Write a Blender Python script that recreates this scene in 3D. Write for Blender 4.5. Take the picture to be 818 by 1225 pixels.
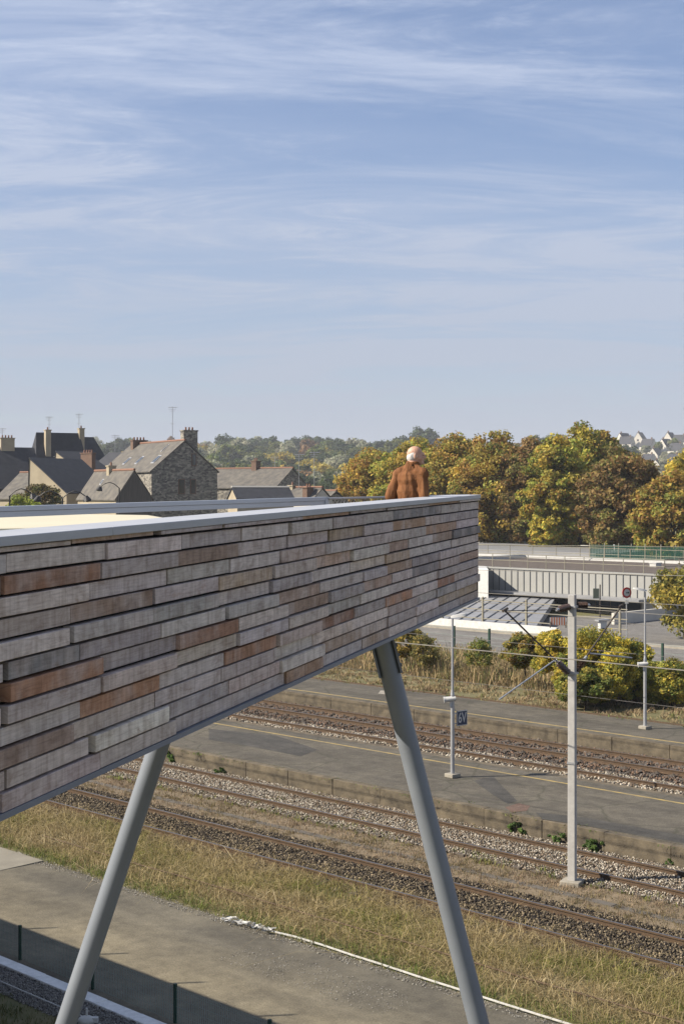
import bpy, bmesh, math, random
import numpy as np
from mathutils import Vector, Matrix, noise as mnoise

for o in list(bpy.data.objects): bpy.data.objects.remove(o, do_unlink=True)
S = bpy.context.scene
COL = S.collection
R = math.radians
random.seed(7); NP = np.random.default_rng(11)

# ------------------------------------------------------------------ camera, sky, sun, exposure
CAMZ = 9.3
F = 1750.0                       # focal length in photo pixels (photo 818 x 1225, horizon at y = 591)
cd = bpy.data.cameras.new('camera'); cam = bpy.data.objects.new('camera', cd); COL.objects.link(cam)
cd.sensor_fit = 'VERTICAL'; cd.sensor_height = 24.0; cd.lens = F / 1225.0 * 24.0
cd.shift_y = -21.5 / 1225.0
cd.clip_start = 0.1; cd.clip_end = 9000
cam.location = (0, 0, CAMZ); cam.rotation_euler = (R(90), 0, 0)
S.camera = cam

SUN_EL = 37.0
sunv = Vector((-0.9925 * math.cos(R(SUN_EL)), -0.122 * math.cos(R(SUN_EL)), math.sin(R(SUN_EL))))
W = bpy.data.worlds.new("World"); S.world = W; W.use_nodes = True
nt = W.node_tree; nt.nodes.clear()
def N(t, ty, **kw):
    n = t.nodes.new(ty)
    for k, v in kw.items(): setattr(n, k, v)
    return n
sky = N(nt, 'ShaderNodeTexSky', sky_type='NISHITA', sun_disc=False)
sky.sun_elevation = R(SUN_EL); sky.sun_rotation = math.atan2(-0.9925, -0.122)
sky.altitude = 50; sky.air_density = 1.0; sky.dust_density = 0.3; sky.ozone_density = 3.5
tc = N(nt, 'ShaderNodeTexCoord'); sp = N(nt, 'ShaderNodeSeparateXYZ'); nt.links.new(tc.outputs['Generated'], sp.inputs[0])
def math_n(t, op, a, b=None, c=None):
    m = N(t, 'ShaderNodeMath', operation=op)
    for i, x in enumerate((a, b, c)):
        if x is None: continue
        if isinstance(x, (int, float)): m.inputs[i].default_value = x
        else: t.links.new(x, m.inputs[i])
    return m.outputs[0]
zc = math_n(nt, 'MAXIMUM', sp.outputs[2], 0.0); zz = math_n(nt, 'ADD', zc, 0.10)
px_ = math_n(nt, 'DIVIDE', sp.outputs[0], zz); py_ = math_n(nt, 'DIVIDE', sp.outputs[1], zz)
cb = N(nt, 'ShaderNodeCombineXYZ'); nt.links.new(px_, cb.inputs[0]); nt.links.new(py_, cb.inputs[1])
def cloudlayer(sc, rot, loc, nscale, detail, rough, lo, hi, dist=0.6):
    mp = N(nt, 'ShaderNodeMapping'); mp.inputs['Scale'].default_value = sc; mp.inputs['Rotation'].default_value = (0, 0, rot); mp.inputs['Location'].default_value = loc
    nt.links.new(cb.outputs[0], mp.inputs[0])
    no = N(nt, 'ShaderNodeTexNoise'); no.inputs['Scale'].default_value = nscale; no.inputs['Detail'].default_value = detail
    no.inputs['Roughness'].default_value = rough; no.inputs['Distortion'].default_value = dist
    nt.links.new(mp.outputs[0], no.inputs[0])
    mr = N(nt, 'ShaderNodeMapRange', interpolation_type='SMOOTHSTEP'); mr.inputs[1].default_value = lo; mr.inputs[2].default_value = hi
    nt.links.new(no.outputs[0], mr.inputs[0]); return mr.outputs[0]
c1 = cloudlayer((0.55, 1.3, 1), 0.16, (3.1, 1.7, 0), 1.5, 9, 0.66, 0.38, 0.72, 1.1)
c2 = cloudlayer((0.30, 0.7, 1), -0.12, (7.4, 2.2, 0), 1.1, 5, 0.5, 0.35, 0.75, 0.3)
c3 = cloudlayer((1.3, 3.0, 1), 0.22, (1.4, 8.0, 0), 2.2, 9, 0.7, 0.46, 0.82, 1.2)
cs = math_n(nt, 'ADD', math_n(nt, 'MULTIPLY', c1, 0.60), math_n(nt, 'MULTIPLY', c2, 0.30))
cs = math_n(nt, 'ADD', cs, math_n(nt, 'MULTIPLY', math_n(nt, 'MULTIPLY', c3, c2), 0.85))
# veil thickens towards the horizon
hz = N(nt, 'ShaderNodeMapRange', interpolation_type='SMOOTHSTEP'); hz.inputs[1].default_value = 0.0; hz.inputs[2].default_value = 0.34
hz.inputs[3].default_value = 0.72; hz.inputs[4].default_value = 0.14
nt.links.new(zc, hz.inputs[0])
cs = math_n(nt, 'MINIMUM', math_n(nt, 'ADD', cs, hz.outputs[0]), 0.92)
hs = N(nt, 'ShaderNodeHueSaturation'); hs.inputs['Saturation'].default_value = 1.12; hs.inputs['Value'].default_value = 1.0; nt.links.new(sky.outputs[0], hs.inputs['Color'])
tn = N(nt, 'ShaderNodeMix', data_type='RGBA', blend_type='MULTIPLY'); tn.inputs[0].default_value = 1; nt.links.new(hs.outputs[0], tn.inputs[6]); tn.inputs[7].default_value = (1.04, 1.0, 1.09, 1)
cc_ = N(nt, 'ShaderNodeMix', data_type='RGBA'); hz2 = N(nt, 'ShaderNodeMapRange'); hz2.inputs[2].default_value = .28; nt.links.new(zc, hz2.inputs[0]); nt.links.new(hz2.outputs[0], cc_.inputs[0])
cc_.inputs[6].default_value = (4.1, 4.45, 5.2, 1); cc_.inputs[7].default_value = (5.2, 5.9, 7.5, 1)
mx = N(nt, 'ShaderNodeMix', data_type='RGBA')
nt.links.new(cs, mx.inputs[0]); nt.links.new(tn.outputs[2], mx.inputs[6]); nt.links.new(cc_.outputs[2], mx.inputs[7])
bg = N(nt, 'ShaderNodeBackground'); bg.inputs[1].default_value = 0.056
nt.links.new(mx.outputs[2], bg.inputs[0])
wo = N(nt, 'ShaderNodeOutputWorld'); nt.links.new(bg.outputs[0], wo.inputs[0])

sl = bpy.data.lights.new('sun', 'SUN'); sl.energy = 5.0; sl.angle = R(0.5); sl.color = (1.0, 0.90, 0.76)
so = bpy.data.objects.new('sun', sl); COL.objects.link(so); so.location = (-40, -20, 60)
so.rotation_euler = (-sunv).to_track_quat('-Z', 'Y').to_euler()
S.view_settings.view_transform = 'Standard'; S.view_settings.look = 'None'
S.view_settings.exposure = 0.96; S.view_settings.gamma = 1.0; S.view_settings.use_curve_mapping = False

# ------------------------------------------------------------------ helpers
def at(x, y, d): return Vector(((x - 409) / F * d, d, CAMZ - (y - 591) / F * d))
q = math.sqrt(0.5)
def P(v, w, z=0.0): return Vector((q * (v - w), q * (v + w), z))      # v: across the tracks, w: along them
def vw(x, d): X = (x - 409) / F * d; return q * (X + d), q * (d - X)
def w_at(x, v): r = (x - 409) / F; return v * (1 - r) / (1 + r)

def tag(o, label=None, cat=None, group=None, kind=None):
    if label: o['label'] = label
    if cat: o['category'] = cat
    if group: o['group'] = group
    if kind: o['kind'] = kind
    return o
def thing(name, label, cat, loc=(0, 0, 0), group=None, rz=0):
    o = bpy.data.objects.new(name, None); COL.objects.link(o); o.empty_display_size = 0.3
    o.location = loc; o.rotation_euler = (0, 0, rz)
    return tag(o, label, cat, group)
def copy_tree(o, parent=None):
    c = o.copy(); COL.objects.link(c); c.parent = parent
    for ch in list(o.children): copy_tree(ch, c)
    return c

class MB:
    def __init__(s): s.v = []; s.f = []; s.c = []; s.uv = []
    def add(s, vs, fs, col=None, uv=None):
        b = len(s.v); s.v += [tuple(x) for x in vs]; s.f += [tuple(i + b for i in f) for f in fs]
        s.c += [col or (1, 1, 1)] * len(vs)
    def hexa(s, p, col=None):      # p: 4 bottom (ccw from above), 4 top
        s.add(p, [(3, 2, 1, 0), (4, 5, 6, 7), (0, 1, 5, 4), (1, 2, 6, 5), (2, 3, 7, 6), (3, 0, 4, 7)], col); return s
    def box(s, c, d, rz=0, col=None):
        cx, cy, cz = c; dx, dy, dz = d[0] / 2, d[1] / 2, d[2] / 2; ca, sa = math.cos(rz), math.sin(rz)
        p = []
        for z in (-dz, dz):
            for x, y in ((-dx, -dy), (dx, -dy), (dx, dy), (-dx, dy)):
                p.append((cx + x * ca - y * sa, cy + x * sa + y * ca, cz + z))
        return s.hexa(p, col)
    def pbox(s, v0, v1, w0, w1, z0, z1, col=None):
        return s.hexa([P(v0, w1, z0), P(v0, w0, z0), P(v1, w0, z0), P(v1, w1, z0), P(v0, w1, z1), P(v0, w0, z1), P(v1, w0, z1), P(v1, w1, z1)], col)
    def tube(s, a, b, r0, r1=None, n=8, col=None, cap=True):
        a = Vector(a); b = Vector(b); r1 = r0 if r1 is None else r1; ax = (b - a).normalized()
        t = Vector((0, 0, 1)) if abs(ax.z) < .9 else Vector((1, 0, 0)); u = ax.cross(t).normalized(); w = ax.cross(u)
        vs = []
        for c, r in ((a, r0), (b, r1)):
            for i in range(n):
                th = 2 * math.pi * i / n; vs.append(c + u * math.cos(th) * r + w * math.sin(th) * r)
        fs = [(i, (i + 1) % n, n + (i + 1) % n, n + i) for i in range(n)]
        if cap: fs += [tuple(range(n - 1, -1, -1)), tuple(range(n, 2 * n))]
        s.add(vs, fs, col); return s
    def path(s, pts, r, n=6, col=None):
        for a, b in zip(pts[:-1], pts[1:]): s.tube(a, b, r, n=n, col=col)
        return s
    def ball(s, c, r, seg=12, rings=8, col=None):
        rx, ry, rz = (r, r, r) if isinstance(r, (int, float)) else r
        vs = [(c[0], c[1], c[2] + rz)]
        for j in range(1, rings):
            ph = math.pi * j / rings
            for i in range(seg):
                th = 2 * math.pi * i / seg
                vs.append((c[0] + rx * math.sin(ph) * math.cos(th), c[1] + ry * math.sin(ph) * math.sin(th), c[2] + rz * math.cos(ph)))
        vs.append((c[0], c[1], c[2] - rz)); fs = [(0, 1 + i, 1 + (i + 1) % seg) for i in range(seg)]
        for j in range(rings - 2):
            for i in range(seg):
                a = 1 + j * seg + i; b = 1 + j * seg + (i + 1) % seg; fs.append((a, a + seg, b + seg, b))
        l = len(vs) - 1; fs += [(l, l - seg + (i + 1) % seg, l - seg + i) for i in range(seg)]
        s.add(vs, fs, col); return s
    def build(s, name, mat, parent=None, smooth=False, bevel=0, off=None):
        vs = s.v
        if off is not None: vs = [(x - off[0], y - off[1], z - off[2]) for x, y, z in vs]
        me = bpy.data.meshes.new(name); me.from_pydata(vs, [], s.f); me.update()
        if any(c != (1, 1, 1) for c in s.c):
            a = me.color_attributes.new('tint', 'FLOAT_COLOR', 'POINT')
            a.data.foreach_set('color', np.array([(c[0], c[1], c[2], 1) for c in s.c], dtype=np.float32).ravel())
        o = bpy.data.objects.new(name, me); COL.objects.link(o)
        if mat: me.materials.append(mat)
        if parent: o.parent = parent
        if smooth:
            me.polygons.foreach_set('use_smooth', [True] * len(me.polygons))
            me.set_sharp_from_angle(angle=R(40))
        if bevel:
            m = o.modifiers.new('bevel', 'BEVEL'); m.width = bevel; m.segments = 2; m.limit_method = 'ANGLE'
        return o

def npmesh(name, verts, faces, cols, mat, parent=None, smooth=False):
    """verts (n,3); faces (m,k) equal-sided; cols (n,3)"""
    me = bpy.data.meshes.new(name); n = len(verts); m, k = faces.shape
    me.vertices.add(n); me.vertices.foreach_set('co', verts.astype(np.float32).ravel())
    me.loops.add(m * k); me.loops.foreach_set('vertex_index', faces.astype(np.int32).ravel())
    me.polygons.add(m); me.polygons.foreach_set('loop_start', np.arange(0, m * k, k, dtype=np.int32))
    me.update(calc_edges=True); me.validate()
    if cols is not None:
        a = me.color_attributes.new('tint', 'FLOAT_COLOR', 'POINT')
        a.data.foreach_set('color', np.c_[cols, np.ones(n)].astype(np.float32).ravel())
    me.materials.append(mat)
    if smooth: me.polygons.foreach_set('use_smooth', [True] * m)
    o = bpy.data.objects.new(name, me); COL.objects.link(o)
    if parent: o.parent = parent
    return o

# ------------------------------------------------------------------ materials
def ramp(t, fac, stops):
    r = N(t, 'ShaderNodeValToRGB'); e = r.color_ramp.elements
    while len(e) < len(stops): e.new(0.5)
    for i, (p, c) in enumerate(stops): e[i].position = p; e[i].color = (*c, 1) if len(c) == 3 else c
    t.links.new(fac, r.inputs[0]); return r.outputs[0]
def noise_n(t, vec, scale, detail=4, rough=.55, dist=0):
    n = N(t, 'ShaderNodeTexNoise'); n.inputs['Scale'].default_value = scale; n.inputs['Detail'].default_value = detail
    n.inputs['Roughness'].default_value = rough; n.inputs['Distortion'].default_value = dist
    if vec is not None: t.links.new(vec, n.inputs[0])
    return n.outputs[0]
def mixc(t, fac, a, b, mode='MIX'):
    m = N(t, 'ShaderNodeMix', data_type='RGBA', blend_type=mode)
    for i, x in ((0, fac), (6, a), (7, b)):
        if isinstance(x, (int, float)): m.inputs[i].default_value = x
        elif isinstance(x, tuple): m.inputs[i].default_value = (*x, 1)
        else: t.links.new(x, m.inputs[i])
    return m.outputs[2]
def mapping(t, vec, scale=(1, 1, 1), rot=(0, 0, 0)):
    m = N(t, 'ShaderNodeMapping'); m.inputs['Scale'].default_value = scale; m.inputs['Rotation'].default_value = rot
    t.links.new(vec, m.inputs[0]); return m.outputs[0]
def newmat(name, rough=.8, metal=0, spec=.35):
    m = bpy.data.materials.new(name); m.use_nodes = True; t = m.node_tree; b = t.nodes['Principled BSDF']
    b.inputs['Roughness'].default_value = rough; b.inputs['Metallic'].default_value = metal
    b.inputs['Specular IOR Level'].default_value = spec
    c = N(t, 'ShaderNodeTexCoord')
    return m, t, b, c.outputs['Object']
def bump(t, b, h, dist, strength=.6):
    n = N(t, 'ShaderNodeBump'); n.inputs['Distance'].default_value = dist; n.inputs['Strength'].default_value = strength
    t.links.new(h, n.inputs['Height']); t.links.new(n.outputs[0], b.inputs['Normal'])
ALB = .79
def plain(name, c1, c2=None, scale=3.0, rough=.7, metal=0, bmp=0, spec=.35, detail=6, streak=None):
    m, t, b, co = newmat(name, rough, metal, spec)
    c2 = c2 or tuple(x * .8 for x in c1); c1 = tuple(x * ALB for x in c1); c2 = tuple(x * ALB for x in c2)
    v = mapping(t, co, streak) if streak else co
    n = noise_n(t, v, scale, detail, .6)
    t.links.new(ramp(t, n, [(.3, c1), (.7, c2)]), b.inputs['Base Color'])
    if bmp: bump(t, b, noise_n(t, v, scale * 6, 6, .6), bmp)
    return m
def tinted(name, rough=.9, nscale=0, amt=.3, spec=.2, trans=0, bmp=0):
    m, t, b, co = newmat(name, rough, 0, spec)
    a = mixc(t, 1.0, N(t, 'ShaderNodeVertexColor', layer_name='tint').outputs[0], (ALB, ALB, ALB), 'MULTIPLY')
    if nscale:
        n = ramp(t, noise_n(t, co, nscale, 4, .6), [(.3, (1 - amt,) * 3), (.7, (1 + amt,) * 3)])
        a = mixc(t, 1.0, a, n, 'MULTIPLY')
    t.links.new(a, b.inputs['Base Color'])
    if bmp: bump(t, b, noise_n(t, co, nscale * 3, 4, .6), bmp)
    if trans:
        tr = N(t, 'ShaderNodeBsdfTranslucent'); t.links.new(a, tr.inputs[0])
        mixs = N(t, 'ShaderNodeMixShader'); mixs.inputs[0].default_value = trans
        t.links.new(b.outputs[0], mixs.inputs[1]); t.links.new(tr.outputs[0], mixs.inputs[2])
        t.links.new(mixs.outputs[0], t.nodes['Material Output'].inputs[0])
    return m
M = {}
M['steel_leg'] = plain('painted_steel', (.225, .25, .285), (.19, .212, .245), 1.8, .40, 0, 0, .5)
M['coping'] = plain('coping_metal', (.46, .48, .515), (.39, .41, .45), 2.5, .5, .0, 0, .5, streak=(1, 1, 6))
M['flange'] = plain('flange_steel', (.22, .245, .29), (.18, .20, .245), 2.0, .5)
M['rail_paint'] = plain('rail_paint', (.48, .53, .60), (.42, .47, .54), 1.0, .4, .2)
M['dark_back'] = plain('dark_membrane', (.012, .012, .013), (.02, .02, .02), 8, .9)
M['deck'] = plain('deck_boards', (.26, .22, .17), (.19, .16, .13), 6, .85)
M['cream'] = plain('cream_panel', (.68, .63, .47), (.61, .565, .42), .7, .6)
M['galv'] = plain('galvanised', (.50, .51, .52), (.42, .43, .44), 6, .45, .5, 0, .5)
M['white_paint'] = plain('white_paint', (.62, .62, .59), (.52, .52, .50), 4, .5)
M['dark_metal'] = plain('dark_metal', (.11, .09, .07), (.06, .05, .042), 20, .6, .3)
M['black_metal'] = plain('black_metal', (.02, .02, .022), (.03, .03, .03), 20, .45, .2)
M['insulator'] = plain('brown_ceramic', (.08, .05, .04), (.045, .03, .025), 30, .25, 0, 0, .6)
M['concrete'] = plain('mast_concrete', (.50, .49, .46), (.40, .39, .37), 7, .85, 0, .002)
M['wire'] = plain('wire', (.36, .34, .29), (.30, .28, .24), 5, .5, .6)
M['wire_dark'] = plain('wire_dark', (.20, .19, .17), (.16, .15, .14), 5, .6, .3)
M['green_metal'] = plain('green_paint', (.018, .06, .04), (.012, .045, .03), 8, .5)
M['green_wire'] = plain('green_wire', (.30, .36, .32), (.24, .30, .27), 8, .5)
M['glass'] = plain('window_glass', (.03, .04, .05), (.05, .06, .07), .5, .08, 0, 0, .9)
M['sign_red'] = plain('sign_red', (.45, .02, .02), (.40, .02, .02), 4, .4)
M['sign_blue'] = plain('sign_blue', (.035, .05, .10), (.03, .045, .09), 6, .5)
M['leaf'] = tinted('leaf', .7, 0, 0, .25, .42)
M['grass'] = tinted('grass_blades', .85, 0, 0, .2, .25)
M['stone'] = tinted('ballast_stone', .95, 12, .2, .15)
M['bark'] = plain('bark', (.10, .08, .06), (.06, .05, .04), 4, .95, 0, .02)

# timber cladding: weathered oak, uv = metres along / up the wall
m, t, b, co = newmat('weathered_timber', .82, 0, .25)
uv = N(t, 'ShaderNodeUVMap', uv_map='wall').outputs[0]
tint = N(t, 'ShaderNodeVertexColor', layer_name='tint').outputs[0]
grain = noise_n(t, mapping(t, uv, (2.2, 46, 1)), 2.0, 8, .68, .5)
saw = noise_n(t, mapping(t, uv, (17, 1.1, 1)), 1.0, 6, .65)
blot = noise_n(t, mapping(t, uv, (3.2, 5, 1)), 1.6, 6, .65, .8)
rust = noise_n(t, mapping(t, uv, (2.2, 3.2, 1)), 1.3, 6, .7, .9)
tint = mixc(t, ramp(t, noise_n(t, mapping(t, uv, (1.8, 1.2, 1)), 1.3, 5, .6), [(.46, (0, 0, 0)), (.66, (.65, .65, .65))]), tint, (.45, .39, .355))
c = mixc(t, 1.0, tint, ramp(t, grain, [(.28, (.70, .68, .67)), (.50, (1, 1, 1)), (.72, (1.16, 1.15, 1.13))]), 'MULTIPLY')
c = mixc(t, .75, c, ramp(t, saw, [(.32, (.68, .64, .60)), (.55, (1.08, 1.08, 1.08))]), 'MULTIPLY')
c = mixc(t, 1.0, c, ramp(t, blot, [(.28, (.68, .63, .60)), (.5, (1, 1, 1)), (.74, (1.22, 1.22, 1.24))]), 'MULTIPLY')
c = mixc(t, ramp(t, rust, [(.60, (0, 0, 0)), (.72, (.6, .6, .6))]), c, (.25, .15, .095))
t.links.new(c, b.inputs['Base Color'])
bump(t, b, mixc(t, .5, grain, saw), .004, .7)
M['timber'] = m

def asphalt(name, c1, c2, c3, sc=.5, crack=0, rot=R(-45), speck=.5):
    m, t, b, co = newmat(name, .92, 0, .25)
    c1, c2, c3 = [tuple(x * ALB for x in c_) for c_ in (c1, c2, c3)]
    big = noise_n(t, co, sc, 6, .62, .3); st = noise_n(t, mapping(t, mapping(t, co, rot=(0, 0, R(45))), (.12, 1.4, 1)), 1.2, 5, .6)
    c = ramp(t, big, [(.28, c1), (.5, c2), (.74, c3)])
    c = mixc(t, .6, c, ramp(t, st, [(.32, (.72, .71, .69)), (.66, (1.18, 1.17, 1.15))]), 'MULTIPLY')
    c = mixc(t, .85, c, ramp(t, noise_n(t, co, 26, 6, .8), [(.32, (1 - speck,) * 3), (.5, (1, 1, 1)), (.68, (1 + speck,) * 3)]), 'MULTIPLY')
    c = mixc(t, .8, c, ramp(t, noise_n(t, co, 3.2, 6, .7), [(.30, (.70, .69, .68)), (.7, (1.25, 1.24, 1.22))]), 'MULTIPLY')
    if crack:
        vo = N(t, 'ShaderNodeTexVoronoi', feature='DISTANCE_TO_EDGE'); vo.inputs['Scale'].default_value = crack
        dn = N(t, 'ShaderNodeTexNoise'); dn.inputs['Scale'].default_value = 2.5; t.links.new(co, dn.inputs[0])
        t.links.new(mixc(t, .25, co, dn.outputs[1], 'ADD'), vo.inputs[0])
        c = mixc(t, ramp(t, vo.outputs[0], [(.0, (.75,) * 3), (.016, (0, 0, 0))]), c, (.045, .045, .03))
    t.links.new(c, b.inputs['Base Color']); bump(t, b, noise_n(t, co, 30, 5, .7), .006)
    return m
M['path'] = asphalt('path_surface', (.100, .093, .076), (.150, .138, .108), (.215, .196, .148), .38)
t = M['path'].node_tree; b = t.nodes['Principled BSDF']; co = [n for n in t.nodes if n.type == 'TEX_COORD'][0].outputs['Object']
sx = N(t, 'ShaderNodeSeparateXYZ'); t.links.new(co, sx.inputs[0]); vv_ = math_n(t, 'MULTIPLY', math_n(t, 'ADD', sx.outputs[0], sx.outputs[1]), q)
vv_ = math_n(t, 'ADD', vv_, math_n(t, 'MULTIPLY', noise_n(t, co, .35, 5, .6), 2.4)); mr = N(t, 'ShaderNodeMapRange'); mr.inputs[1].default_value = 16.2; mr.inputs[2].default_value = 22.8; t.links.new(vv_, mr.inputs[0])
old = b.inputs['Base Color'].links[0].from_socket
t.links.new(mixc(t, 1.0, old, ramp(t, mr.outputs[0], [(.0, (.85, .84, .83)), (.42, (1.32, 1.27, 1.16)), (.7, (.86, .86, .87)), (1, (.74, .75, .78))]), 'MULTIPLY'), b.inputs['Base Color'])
M['platform'] = asphalt('platform_asphalt', (.078, .071, .058), (.108, .099, .081), (.155, .140, .110), .45, .33)
M['road'] = asphalt('road_asphalt', (.15, .145, .14), (.18, .175, .165), (.21, .20, .19), .3)
M['patch'] = asphalt('dark_patch', (.055, .053, .05), (.07, .068, .062), (.09, .085, .078), .8)
M['patch_red'] = asphalt('red_patch', (.12, .075, .055), (.14, .09, .07), (.15, .11, .09), .8)
M['kerb_conc'] = plain('platform_edge', (.18, .148, .10), (.06, .05, .036), 2.6, .95, 0, .02, detail=12)
M['conc_light'] = plain('concrete_light', (.36, .33, .27), (.26, .24, .20), 3, .9, 0, .005)
M['white_kerb'] = plain('white_concrete', (.68, .68, .66), (.50, .50, .48), 5, .9, 0, .004)
M['yellow'] = plain('yellow_line', (.42, .31, .10), (.22, .18, .10), 4, .85, detail=9)
M['dirt'] = plain('dry_soil', (.24, .185, .12), (.15, .12, .075), 2.2, .97, 0, .02, detail=9)
M['dirt_grass'] = plain('soil_and_grass', (.20, .165, .085), (.10, .105, .04), 1.1, .97, 0, .03, detail=10)
M['ballast_dark'] = plain('ballast_dark', (.105, .085, .065), (.05, .043, .036), 26, .97, 0, .03, detail=6)
M['ballast_light'] = plain('ballast_light', (.34, .29, .25), (.12, .10, .085), 24, .97, 0, .03, detail=6)
M['gravel'] = plain('gravel', (.25, .24, .22), (.12, .115, .105), 28, .97, 0, .02)
M['rail'] = plain('rusty_rail', (.125, .080, .046), (.080, .054, .034), 9, .75, .15, 0, .3)
M['rail_top'] = plain('rail_head', (.30, .27, .25), (.22, .18, .15), 9, .32, .8, 0, .5)
M['sleeper'] = plain('sleeper', (.12, .10, .08), (.07, .058, .046), 8, .95, 0, .01)
M['slate'] = plain('slate_dark', (.020, .022, .028), (.040, .042, .050), 1.6, .7, detail=12)
M['slate_mid'] = plain('slate_weathered', (.17, .155, .13), (.075, .072, .068), 1.3, .85, detail=10, streak=(1, 1, 1))
M['render_cream'] = plain('cream_render', (.44, .38, .27), (.34, .29, .21), .7, .9)
M['render_white'] = plain('white_render', (.66, .63, .56), (.56, .53, .46), .7, .9)
M['terracotta'] = plain('terracotta', (.27, .14, .09), (.20, .11, .075), 3, .85)
M['brick'] = plain('chimney_brick', (.19, .12, .085), (.14, .09, .065), 2, .9)
M['timber_dark'] = plain('grey_boards', (.12, .11, .10), (.07, .065, .06), 2, .9, streak=(6, 6, .3))
m, t, b, co = newmat('rubble_stone', .95)
vo = N(t, 'ShaderNodeTexVoronoi'); vo.inputs['Scale'].default_value = 3.2; t.links.new(mapping(t, co, (1, 1, 1.8)), vo.inputs[0])
sv = N(t, 'ShaderNodeSeparateColor'); t.links.new(vo.outputs['Color'], sv.inputs[0])
c = ramp(t, sv.outputs[0], [(0, (.08, .075, .068)), (.5, (.16, .15, .13)), (1, (.29, .27, .225))])
t.links.new(c, b.inputs['Base Color']); M['rubble'] = m
M['zinc_wall'] = plain('zinc_wall', (.37, .37, .345), (.33, .33, .31), .35, .5, .1)
M['zinc_roof'] = plain('zinc_roof', (.32, .325, .33), (.25, .255, .265), .5, .5, .2)
M['seam'] = plain('seam', (.16, .165, .17), (.13, .135, .14), 1, .5, .2)
M['roof_gravel'] = plain('roof_gravel', (.13, .105, .085), (.08, .065, .055), 2, .97, detail=10)
M['net'] = plain('green_net', (.04, .15, .11), (.03, .11, .08), 1.5, .8)

# ------------------------------------------------------------------ terrain
def hground(x, y):
    d = y
    if d < 100: return 0.0
    pts = [(100, 0), (150, 1.8), (190, 4.0), (300, 3.0), (450, 4), (600, 12), (900, 30), (1100, 40), (1500, 42), (3500, 10)]
    for (a, za), (b_, zb) in zip(pts[:-1], pts[1:]):
        if d <= b_:
            tt = (d - a) / (b_ - a); tt = tt * tt * (3 - 2 * tt); z = za + (zb - za) * tt; break
    else: z = 10
    if d > 300: z += 3.0 * mnoise.noise(Vector((x * .004, y * .004, 0))) * min(1, (d - 300) / 300)
    return z
xs = np.concatenate([-np.geomspace(3000, 20, 26), [0], np.geomspace(20, 3000, 26)])
ys = np.concatenate([[-600, -300, -100, -40, 0, 20, 40, 60, 80, 95, 105, 120, 135, 150, 165, 180, 195, 215, 240, 270, 300, 340, 380, 420], np.linspace(450, 1500, 36), np.linspace(1600, 3500, 14)])
mb = MB(); vs = [(x, y, hground(x, y) - .02 - (0.25 if y < 100 else 0)) for y in ys for x in xs]; nx = len(xs)
fs = [(j * nx + i, j * nx + i + 1, (j + 1) * nx + i + 1, (j + 1) * nx + i) for j in range(len(ys) - 1) for i in range(nx - 1)]
mb.add(vs, fs)
m, t, b, co = newmat('field_ground', .97)
c = ramp(t, noise_n(t, co, .012, 6, .6), [(.35, (.10, .11, .035)), (.5, (.16, .14, .07)), (.65, (.08, .09, .03))])
t.links.new(c, b.inputs['Base Color'])
tag(mb.build('ground', m), kind='structure')

def sheet(name, mat, v0, v1, w0, w1, z, dz=0.0, kind='structure', nu=1):
    mb = MB(); mb.pbox(v0, v1, w0, w1, z - .12, z); o = mb.build(name, mat); tag(o, kind=kind); return o
sheet('verge', M['dirt_grass'], 2, 14.85, -20, 80, -.03)
sheet('gravel_strip', M['gravel'], 14.853, 15.65, -20, 80, -.02)
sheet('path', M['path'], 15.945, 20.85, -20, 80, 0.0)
mb = MB(); mb.hexa([P(19.2, 60, .002), P(19.2, 31.5, .002), P(20.83, 31.5, .002), P(20.83, 60, .002), P(19.2, 60, .03), P(19.2, 33.2, .03), P(20.83, 31.5, .03), P(20.83, 60, .03)])
tag(mb.build('pavement', plain('slab_concrete', (.27, .25, .20), (.20, .185, .15), 2, .9, 0, .005, detail=10)), kind='structure')
sheet('grass_ground', M['dirt_grass'], 20.853, 24.2, -20, 100, -.01)
sheet('track_bed', M['ballast_dark'], 24.203, 26.9, -20, 110, .02)
sheet('cess', M['dirt'], 26.903, 28.75, -20, 110, 0.0)
sheet('track_bed', M['ballast_light'], 28.753, 31.55, -20, 120, .03)
sheet('track_bed', M['ballast_light'], 37.05, 40.6, -20, 160, .03)
sheet('track_bed', M['ballast_dark'], 40.603, 44.1, -20, 160, .03)
sheet('embankment', M['dirt_grass'], 48.2, 61.6, -20, 190, .40)
sheet('road', M['road'], 61.603, 72.6, -40, 220, .45)
sheet('pavement', M['conc_light'], 72.603, 73.4, -40, 220, .56)
sheet('forecourt', M['road'], 73.65, 140, -40, 190, .20)

# platforms
mb = MB(); mb.pbox(31.82, 36.75, -20, 170, 0, .55); p1 = mb.build('platform', M['platform']); tag(p1, kind='structure')
mb = MB()
for i, w in enumerate(np.arange(-20, 170, 2.0)):
    j = random.uniform(-.015, .015)
    mb.pbox(31.58 + j, 31.818, w + .004, w + 1.996, 0, .545 + random.uniform(-.012, .004))
mb.build('platform_edge', M['kerb_conc'], p1, bevel=.015)
mb = MB(); mb.pbox(36.753, 37.04, -20, 170, 0, .548); mb.build('platform_edge', M['kerb_conc'], p1)
mb = MB(); mb.pbox(36.0, 36.1, -20, 170, .551, .555); mb.build('platform_line', M['yellow'], p1)
mb = MB(); mb.pbox(44.42, 48.1, -20, 190, 0, .55); p2 = mb.build('platform', M['platform']); tag(p2, kind='structure')
mb = MB()
for i, w in enumerate(np.arange(-20, 190, 2.4)): mb.pbox(44.12 + random.uniform(-.01, .01), 44.418, w + .012, w + 2.388, 0, .547)
mb.build('platform_edge', M['kerb_conc'], p2)
mb = MB(); mb.pbox(44.72, 44.84, -20, 190, .551, .555); mb.build('platform_line', M['yellow'], p2)
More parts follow.
